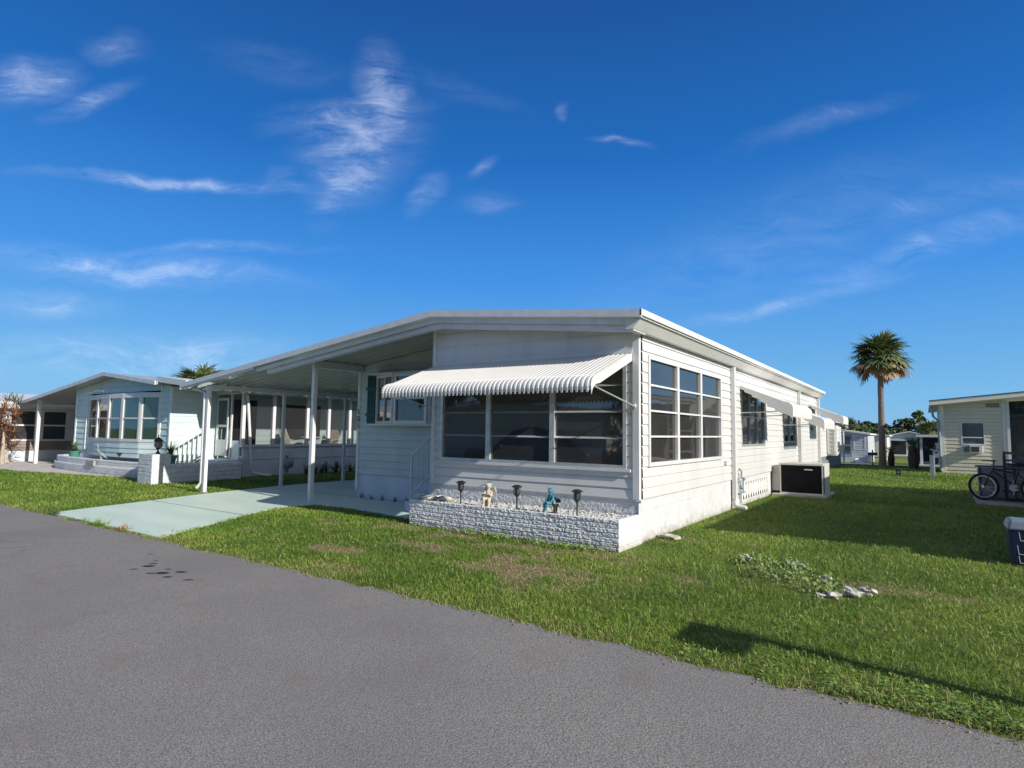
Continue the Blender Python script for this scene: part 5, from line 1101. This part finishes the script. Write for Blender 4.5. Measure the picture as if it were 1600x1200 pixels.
mb = MB(); mb.bar((4.5, 11.1, .89), (5.95, 10.7, .93), .07, .04); mb.bar((4.58, 11.1, .05), (4.58, 11.1, .87), .03, .03); mb.bar((5.25, 10.92, .05), (5.25, 10.92, .9), .03, .03); mb.bar((5.0, 11.0, .3), (5.95, 10.75, .3), .03, .03); mb.build('frame', black_m, t)
t = thing('folding_armchair', 'black folding armchair standing behind the bicycle', 'chair', (5.4, 11.0, .05))
mb = MB(); mb.bar((5.08, 11.0, .05), (5.08, 11.0, 1.28), .05, .05); mb.bar((5.08, 11.0, 1.24), (5.62, 10.8, 1.24), .05, .06); mb.bar((5.08, 11.0, 1.06), (5.62, 10.8, 1.06), .04, .05); mb.bar((5.62, 10.8, .05), (5.52, 10.8, 1.5), .05, .05); mb.bar((5.08, 11, .85), (5.9, 10.7, .85), .04, .05)
mb.bar((5.1, 11.4, .05), (5.1, 11.4, 1.2), .05, .05); mb.bar((5.08, 11.0, 1.24), (5.1, 11.4, 1.2), .05, .05); mb.build('frame', black_m, t); MB().box(5.12, 5.8, 10.95, 11.4, .93, .98).build('seat', wicker, t)
mb = MB(); mb.prism([(4.45, 10.3), (8, 9.2), (8, 13), (4.5, 12.6)], .0, .05, 'z'); mb.build('concrete_pad', conc_d, kind='structure')
# recycling bin
BN = thing('recycling_bin', 'navy blue recycling bin with a grey lid at the right edge', 'bin', (4.55, 1.6, 0))
mb = MB(); mb.hexa([(4.33, 1.53, .0), (4.80, 1.53, .0), (4.80, 1.93, .0), (4.33, 1.93, .0)], [(4.285, 1.50, .47), (4.85, 1.50, .47), (4.85, 1.97, .47), (4.285, 1.97, .47)]); ob = mb.build('body', bin_blue, BN); bv = ob.modifiers.new('bevel', 'BEVEL'); bv.width = .02; bv.segments = 3
mb = MB(); mb.hexa([(4.27, 1.48, .455), (4.87, 1.48, .455), (4.87, 1.99, .455), (4.27, 1.99, .455)], [(4.31, 1.53, .58), (4.83, 1.53, .58), (4.83, 1.94, .58), (4.31, 1.94, .58)]); ob = mb.build('lid', bin_grey, BN); bv = ob.modifiers.new('bevel', 'BEVEL'); bv.width = .03; bv.segments = 3
mb = MB()
for (x, z, h) in ((4.405, .33, .11), (4.385, .16, .12), (4.395, .05, .09)):
    mb.bar((x-.012, 1.494+.065*(1-z/.47)*.5, z+h), (x, 1.500+.03*(1-z/.47), z), .008, .006, up=(0, 1, 0)); mb.bar((x, 1.500+.03*(1-z/.47), z), (x+.15, 1.500+.03*(1-z/.47), z), .008, .006, up=(0, 1, 0))
mb.build('markings', white_trim, BN)
# rocks and weeds in the little bed
def rock(x, y, z, r, lb, seed, sq=(1, .8, .55)):
    rg = random.Random(seed); mb = MB(); z *= .55; mb.blob((x, y, z), (r*sq[0], r*sq[1], r*sq[2]), 7, 5, .34, seed)
    tag(mb.build('rock', rock_m), lb, 'rock', 'white rocks around the weedy bed')
for i, (x, y, z, r, lb) in enumerate(((1.53, -.28, .07, .085, 'flat whitish rock at the upper left of the weedy bed'), (2.05, -.30, .07, .07, 'left white rock of the pair at the top of the weedy bed'), (2.15, -.36, .08, .09, 'right white rock of the pair at the top of the weedy bed'), (2.52, -.85, .06, .07, 'small grey white rock inside the right side of the weedy bed'),
                                   (2.82, -1.38, .07, .10, 'white rock at the lower right corner of the weedy bed'), (2.93, -1.24, .09, .08, 'upright rock at the right tip of the weedy bed'), (2.66, -1.55, .04, .07, 'low white rock on the lower edge of the weedy bed'), (2.55, -1.62, .04, .05, 'smallest white rock on the lower edge of the weedy bed'))): rock(x, y, z, r, lb, i+40)
tag(MB().hexa([(.05, .66, .02), (.33, .55, .02), (.38, .68, .02), (.10, .76, .02)], [(.04, .65, .06), (.31, .54, .05), (.37, .67, .06), (.09, .75, .08)]).build('stone_slab', rock_m), 'flat pale stone lying in the grass near the corner of the white home', 'stone')
mb = MB(); rg = random.Random(5)
bed_dk = mat('bed_weed_leaf', (.055, .12, .02), .6, (.17, .24, .05), 14, lo=.38, hi=.62)
for i in range(1500):
    a = rg.uniform(0, 6.28); q = math.sqrt(rg.random()); x = 2.08+.70*q*math.cos(a); y = -.93+.50*q*math.sin(a); x, y = x, y-.60*(x-2.12)
    if fbm(np.array([x*5]), np.array([y*5]), 61, 2)[0] < .34: continue
    z = rg.uniform(.02, .22)*(1-.6*q*q); p = Vector((x, y, z)); s = rg.uniform(.012, .028); d = Vector((rg.gauss(0, 1), rg.gauss(0, 1), rg.gauss(.6, .6))).normalized(); w = d.orthogonal().normalized()
    mb.add([p-w*s*.6, p+d*s, p+w*s*.6, p-d*s], [(0, 1, 2, 3)])
for i in range(60): spray(mb, (2.12+rg.uniform(-.8, .8), -.95+rg.uniform(-.9, .9), 0), 4, .18, .007, rg, (40, 88), .1)
o = mb.build('bed_weeds', bed_dk); o['kind'] = 'stuff'; tag(o, 'leafy green weeds filling the little stone edged bed', 'weeds')
mb = MB()
for i in range(5200):
    x = rg.uniform(1.6, 4.6); y = -4.03 + abs(rg.gauss(0, .2)) - .05
    if rg.random() > (x-1.6)/3.2 or fbm(np.array([x*3]), np.array([y*3]), 44, 3)[0] < .42: continue
    p = Vector((x, y, rg.uniform(.015, .07))); s = rg.uniform(.007, .015); d = Vector((rg.gauss(0, 1), rg.gauss(0, 1), rg.gauss(.9, .4))).normalized(); w = Vector((rg.gauss(0, 1), rg.gauss(0, 1), 0)).normalized(); e = Vector((-w.y, w.x, rg.uniform(-.5, .7)))
    mb.add([p-w*s, p+e*s, p+w*s, p-e*s], [(0, 1, 2, 3)])
o = mb.build('ground_cover', leaf_b); o['kind'] = 'stuff'; tag(o, 'small leafed ground cover creeping along the road edge at the right', 'ground cover')
# weeds at drive edge and by the recess
for i, (x, y, lb, m) in enumerate(((-7.8, -4.02, 'flat weed clump at the road end of the driveway', leaf_b), (-6.75, -4.03, 'dry brownish weed where driveway meets the road', frond_d), (-9.45, -4.0, 'small weed at the far corner of the driveway', leaf_m))):
    mb = MB()
    for k in range(14): spray(mb, (x+rg.uniform(-.3, .3)*(1.4 if i == 0 else .5), y+rg.uniform(-.06, .06), .01), 8, .13, .012, rg, (5, 70), .3)
    tag(mb.build('weed_clump', m), lb, 'weed')
for i in range(9):
    x = -7.3+i*.36; o = spray(MB(), (x, 1.2+rg.uniform(-.03, .03), .02), 22, .16, .015, rg, (10, 80), .25).build('weed_clump', leaf_d); tag(o, ORD[i]+' small dark weed from the left against the foot of the recessed wall', 'weed', 'weeds along the recessed wall')
# broad leaf weeds along the planter foot
for i, (x, y) in enumerate(((-2.5, -.95), (-2.15, -.98), (-1.75, -1.02), (-1.2, -1.0), (-.75, -1.05), (-.35, -.98))):
    o = leaves(MB(), (x, y, .05), (.2, .08, .05), 60, .042, rg, .8).build('weed_clump', leaf_b); tag(o, ORD[i]+' bright leafy weed from the left at the foot of the rough brick planter', 'weed', 'leafy weeds along the planter foot')

# ---------------------------------------------------------------- grass blades (one stuff object)
def grass_field():
    rs = np.random.RandomState(2); X = []; Y = []; Sc = []
    cx_, cy_ = CAMP[0], CAMP[1]
    def ring(x0, x1, y0, y1, dens):
        nloc = int((x1-x0)*(y1-y0)*dens); return rs.uniform(x0, x1, nloc), rs.uniform(y0, y1, nloc)
    cells = [(-28, -12, -4.2, 2.5), (-12, -5, -4.2, 0.5), (-12, -4, 0.5, 3), (-14.4, -10.8, 0, 9), (-7.6, 6, -4.2, -.0), (0, 8, 0, 6), (0, 8, 6, 14), (0, 9, 14, 33)]
    for (x0, x1, y0, y1) in cells:
        x, y = ring(x0, x1, y0, y1, 3100)
        d = np.hypot(x-cx_, y-cy_); keep = rs.rand(len(x)) < np.clip((5.2/np.maximum(d, 1))**1.55, 0, 1)
        # inside view cone only
        ang = np.arctan2(x-cx_, y-cy_); keep &= (ang > -1.42) & (ang < .25)
        X.append(x[keep]); Y.append(y[keep])
    x = np.concatenate(X); y = np.concatenate(Y)
    ok = np.ones(len(x), bool)
    ok &= ~((x > -4.1) & (x < .03) & (y > -.83)) | (x > 0.0)
    ok &= ~((x > -7.62) & (x <= 0.02) & (y > 1.25))
    ok &= ~((x > -3.87) & (x < .09) & (y > -.86) & (y < 0.1))
    ok &= ~((x > .03) & (x < 1.38) & (y > 8.84) & (y < 10.5)); ok &= ~((x > 4.4) & (y > 9.2) & (y < 13))
    ey = edge_ys(x)
    ok &= y > ey - .03 + .07*(rs.rand(len(x))-.5)
    # driveway polygon and path polygon
    def inside(poly):
        r = np.zeros(len(x), bool); n_ = len(poly)
        for i in range(n_):
            xa, ya = poly[i]; xb, yb = poly[(i+1) % n_]
            c = ((ya > y) != (yb > y)) & (x < (xb-xa)*(y-ya)/((yb-ya)+1e-12)+xa); r ^= c
        return r
    ok &= ~inside(DRV); ok &= ~inside(PTH)
    bd_ = ((x-2.12)/.8)**2 + ((y+.95+.55*(x-2.12))/.62)**2 < .9; ok &= ~(bd_ & (rs.rand(len(x)) < .8))
    ok &= ~((x > -15.05) & (x < -14.15) & (y > -.25)) & ~((x < -15) & (y > .36))
    br = bare(x, y); ok &= rs.rand(len(x)) > br*.68
    x, y = x[ok], y[ok]; N = len(x); d = np.hypot(x-cx_, y-cy_)
    h = (.034 + .030*rs.rand(N)) * (.65+.9*fbm(x*3.6, y*3.6, 70, 3)) * (1-.35*bare(x, y))
    h = h*np.clip((d/9)**.25, 1, 1.35)
    w = .0036*np.clip(d/5, 1, 7)**.8*(.8+.6*rs.rand(N))
    az = rs.uniform(0, 2*np.pi, N); lean = rs.uniform(.3, 1.5, N); wa = rs.uniform(0, 2*np.pi, N)
    dx, dy = np.cos(az), np.sin(az); wx, wy = np.cos(wa)*w/2, np.sin(wa)*w/2
    z0 = np.array([gz(v) for v in y]) if N else 0
    v = np.empty((N, 5, 3))
    v[:, 0] = np.stack([x-wx, y-wy, z0-.002], 1); v[:, 1] = np.stack([x+wx, y+wy, z0-.002], 1)
    mx_, my_ = x+dx*h*lean*.4, y+dy*h*lean*.4; mz = z0+h*.6
    v[:, 2] = np.stack([mx_+wx*.9, my_+wy*.9, mz], 1); v[:, 3] = np.stack([mx_-wx*.9, my_-wy*.9, mz], 1)
    v[:, 4] = np.stack([x+dx*h*lean*1.15, y+dy*h*lean*1.15, z0+h*np.maximum(.35, 1.02-.38*lean)], 1)
    me = bpy.data.meshes.new('grass'); me.vertices.add(N*5); me.vertices.foreach_set('co', v.ravel())
    li = np.empty((N, 7), np.int32); bi = np.arange(N)*5
    for k, o_ in enumerate((0, 1, 2, 3, 3, 2, 4)): li[:, k] = bi+o_
    me.loops.add(N*7); me.loops.foreach_set('vertex_index', li.ravel())
    me.polygons.add(N*2); ls = np.empty((N, 2), np.int32); ls[:, 0] = np.arange(N)*7; ls[:, 1] = ls[:, 0]+4
    me.polygons.foreach_set('loop_start', ls.ravel())
    me.update(calc_edges=True)
    tint = me.attributes.new('tint', 'FLOAT', 'FACE')
    tv = np.clip(.62*rs.rand(N)+.22+1.3*(fbm(x*.8+3, y*.8+8, 90, 4)-.47)+.5*(fbm(x*6, y*6, 95, 2)-.4), 0, 1); dry = (rs.rand(N) < .05+.5*br[ok]*1.0)
    tv = np.where(dry, 1.5+.4*rs.rand(N), tv); tv = np.where((y < -3.85) & (rs.rand(N) < .55*fbm(x*2.2, y*0+1, 83, 3)), 1.5, tv)
    tint.data.foreach_set('value', np.repeat(tv, 2).astype(np.float32))
    m = bpy.data.materials.new('grass_blades'); m.use_nodes = True; n = m.node_tree.nodes; l = m.node_tree.links; b = n['Principled BSDF']; b.inputs['Roughness'].default_value = .45; b.inputs['Specular IOR Level'].default_value = .35
    a = n.new('ShaderNodeAttribute'); a.attribute_name = 'tint'; r = n.new('ShaderNodeValToRGB'); sc = n.new('ShaderNodeMath'); sc.operation = 'MULTIPLY'; sc.inputs[1].default_value = .5
    l.new(a.outputs['Fac'], sc.inputs[0]); l.new(sc.outputs[0], r.inputs[0]); e = r.color_ramp.elements
    e[0].position = 0; e[0].color = (.07, .155, .018, 1); e[1].position = .3; e[1].color = (.165, .29, .036, 1)
    for p_, c_ in ((.5, (.33, .41, .075, 1)), (.72, (.34, .31, .13, 1)), (1, (.50, .40, .22, 1))): q = e.new(p_); q.color = c_
    l.new(r.outputs[0], b.inputs['Base Color'])
    tr = n.new('ShaderNodeBsdfTranslucent'); l.new(r.outputs[0], tr.inputs[0]); mxn = n.new('ShaderNodeMixShader'); mxn.inputs[0].default_value = .3; l.new(b.outputs[0], mxn.inputs[1]); l.new(tr.outputs[0], mxn.inputs[2]); l.new(mxn.outputs[0], n['Material Output'].inputs[0])
    me.materials.append(m); o = bpy.data.objects.new('grass', me); COL.objects.link(o); o['kind'] = 'stuff'; o['label'] = 'short coarse green lawn grass'; o['category'] = 'grass'
    print('blades', N)
grass_field()
rg = random.Random(21); mb = MB(); k = 0
while k < 5200:
    x = rg.uniform(-9, 4.6); y = rg.uniform(-3.95, 5)
    if (x > -4.1 and x < .1 and y > -.86) or (x < -5.4 and y > -3.3-(x+5.4)*-.2) or (x < -3.9 and y > -.5): continue
    if fbm(np.array([x*1.7]), np.array([y*1.7]), 55, 3)[0] < .47: continue
    k += 1; p = Vector((x, y, rg.uniform(.01, .045))); s = rg.uniform(.006, .014); a = rg.uniform(0, 6.28); w = Vector((math.cos(a), math.sin(a), rg.uniform(-.4, .4))); e = Vector((-math.sin(a), math.cos(a), rg.uniform(-.5, .6)))
    mb.add([p-w*s, p+e*s, p+w*s, p-e*s], [(0, 1, 2, 3)])
o = mb.build('lawn_weeds', leaf_b); o['kind'] = 'stuff'; tag(o, 'small broad leafed weeds mixed into the lawn', 'weeds')
mb = MB()
for i in range(380):
    x = rg.uniform(-9, 4.4); y = edge_y(x) - abs(rg.gauss(0, .07)); s = rg.uniform(.003, .010); a = rg.uniform(0, 6.28); w = Vector((math.cos(a)*s, math.sin(a)*s, 0)); e = Vector((-math.sin(a)*s*.5, math.cos(a)*s*.5, 0)); p = Vector((x, y, .010)); t_ = Vector((0, 0, rg.uniform(.002, .008)))
    mb.hexa([p-w-e, p+w-e, p+w+e, p-w+e], [p-w-e+t_, p+w-e+t_, p+w+e+t_, p-w+e+t_])
o = mb.build('roadside_litter', mat('dry_litter', (.34, .26, .16), .9, (.20, .15, .10), 40)); o['kind'] = 'stuff'; tag(o, 'dry leaf and sand crumbs along the asphalt edge', 'litter')
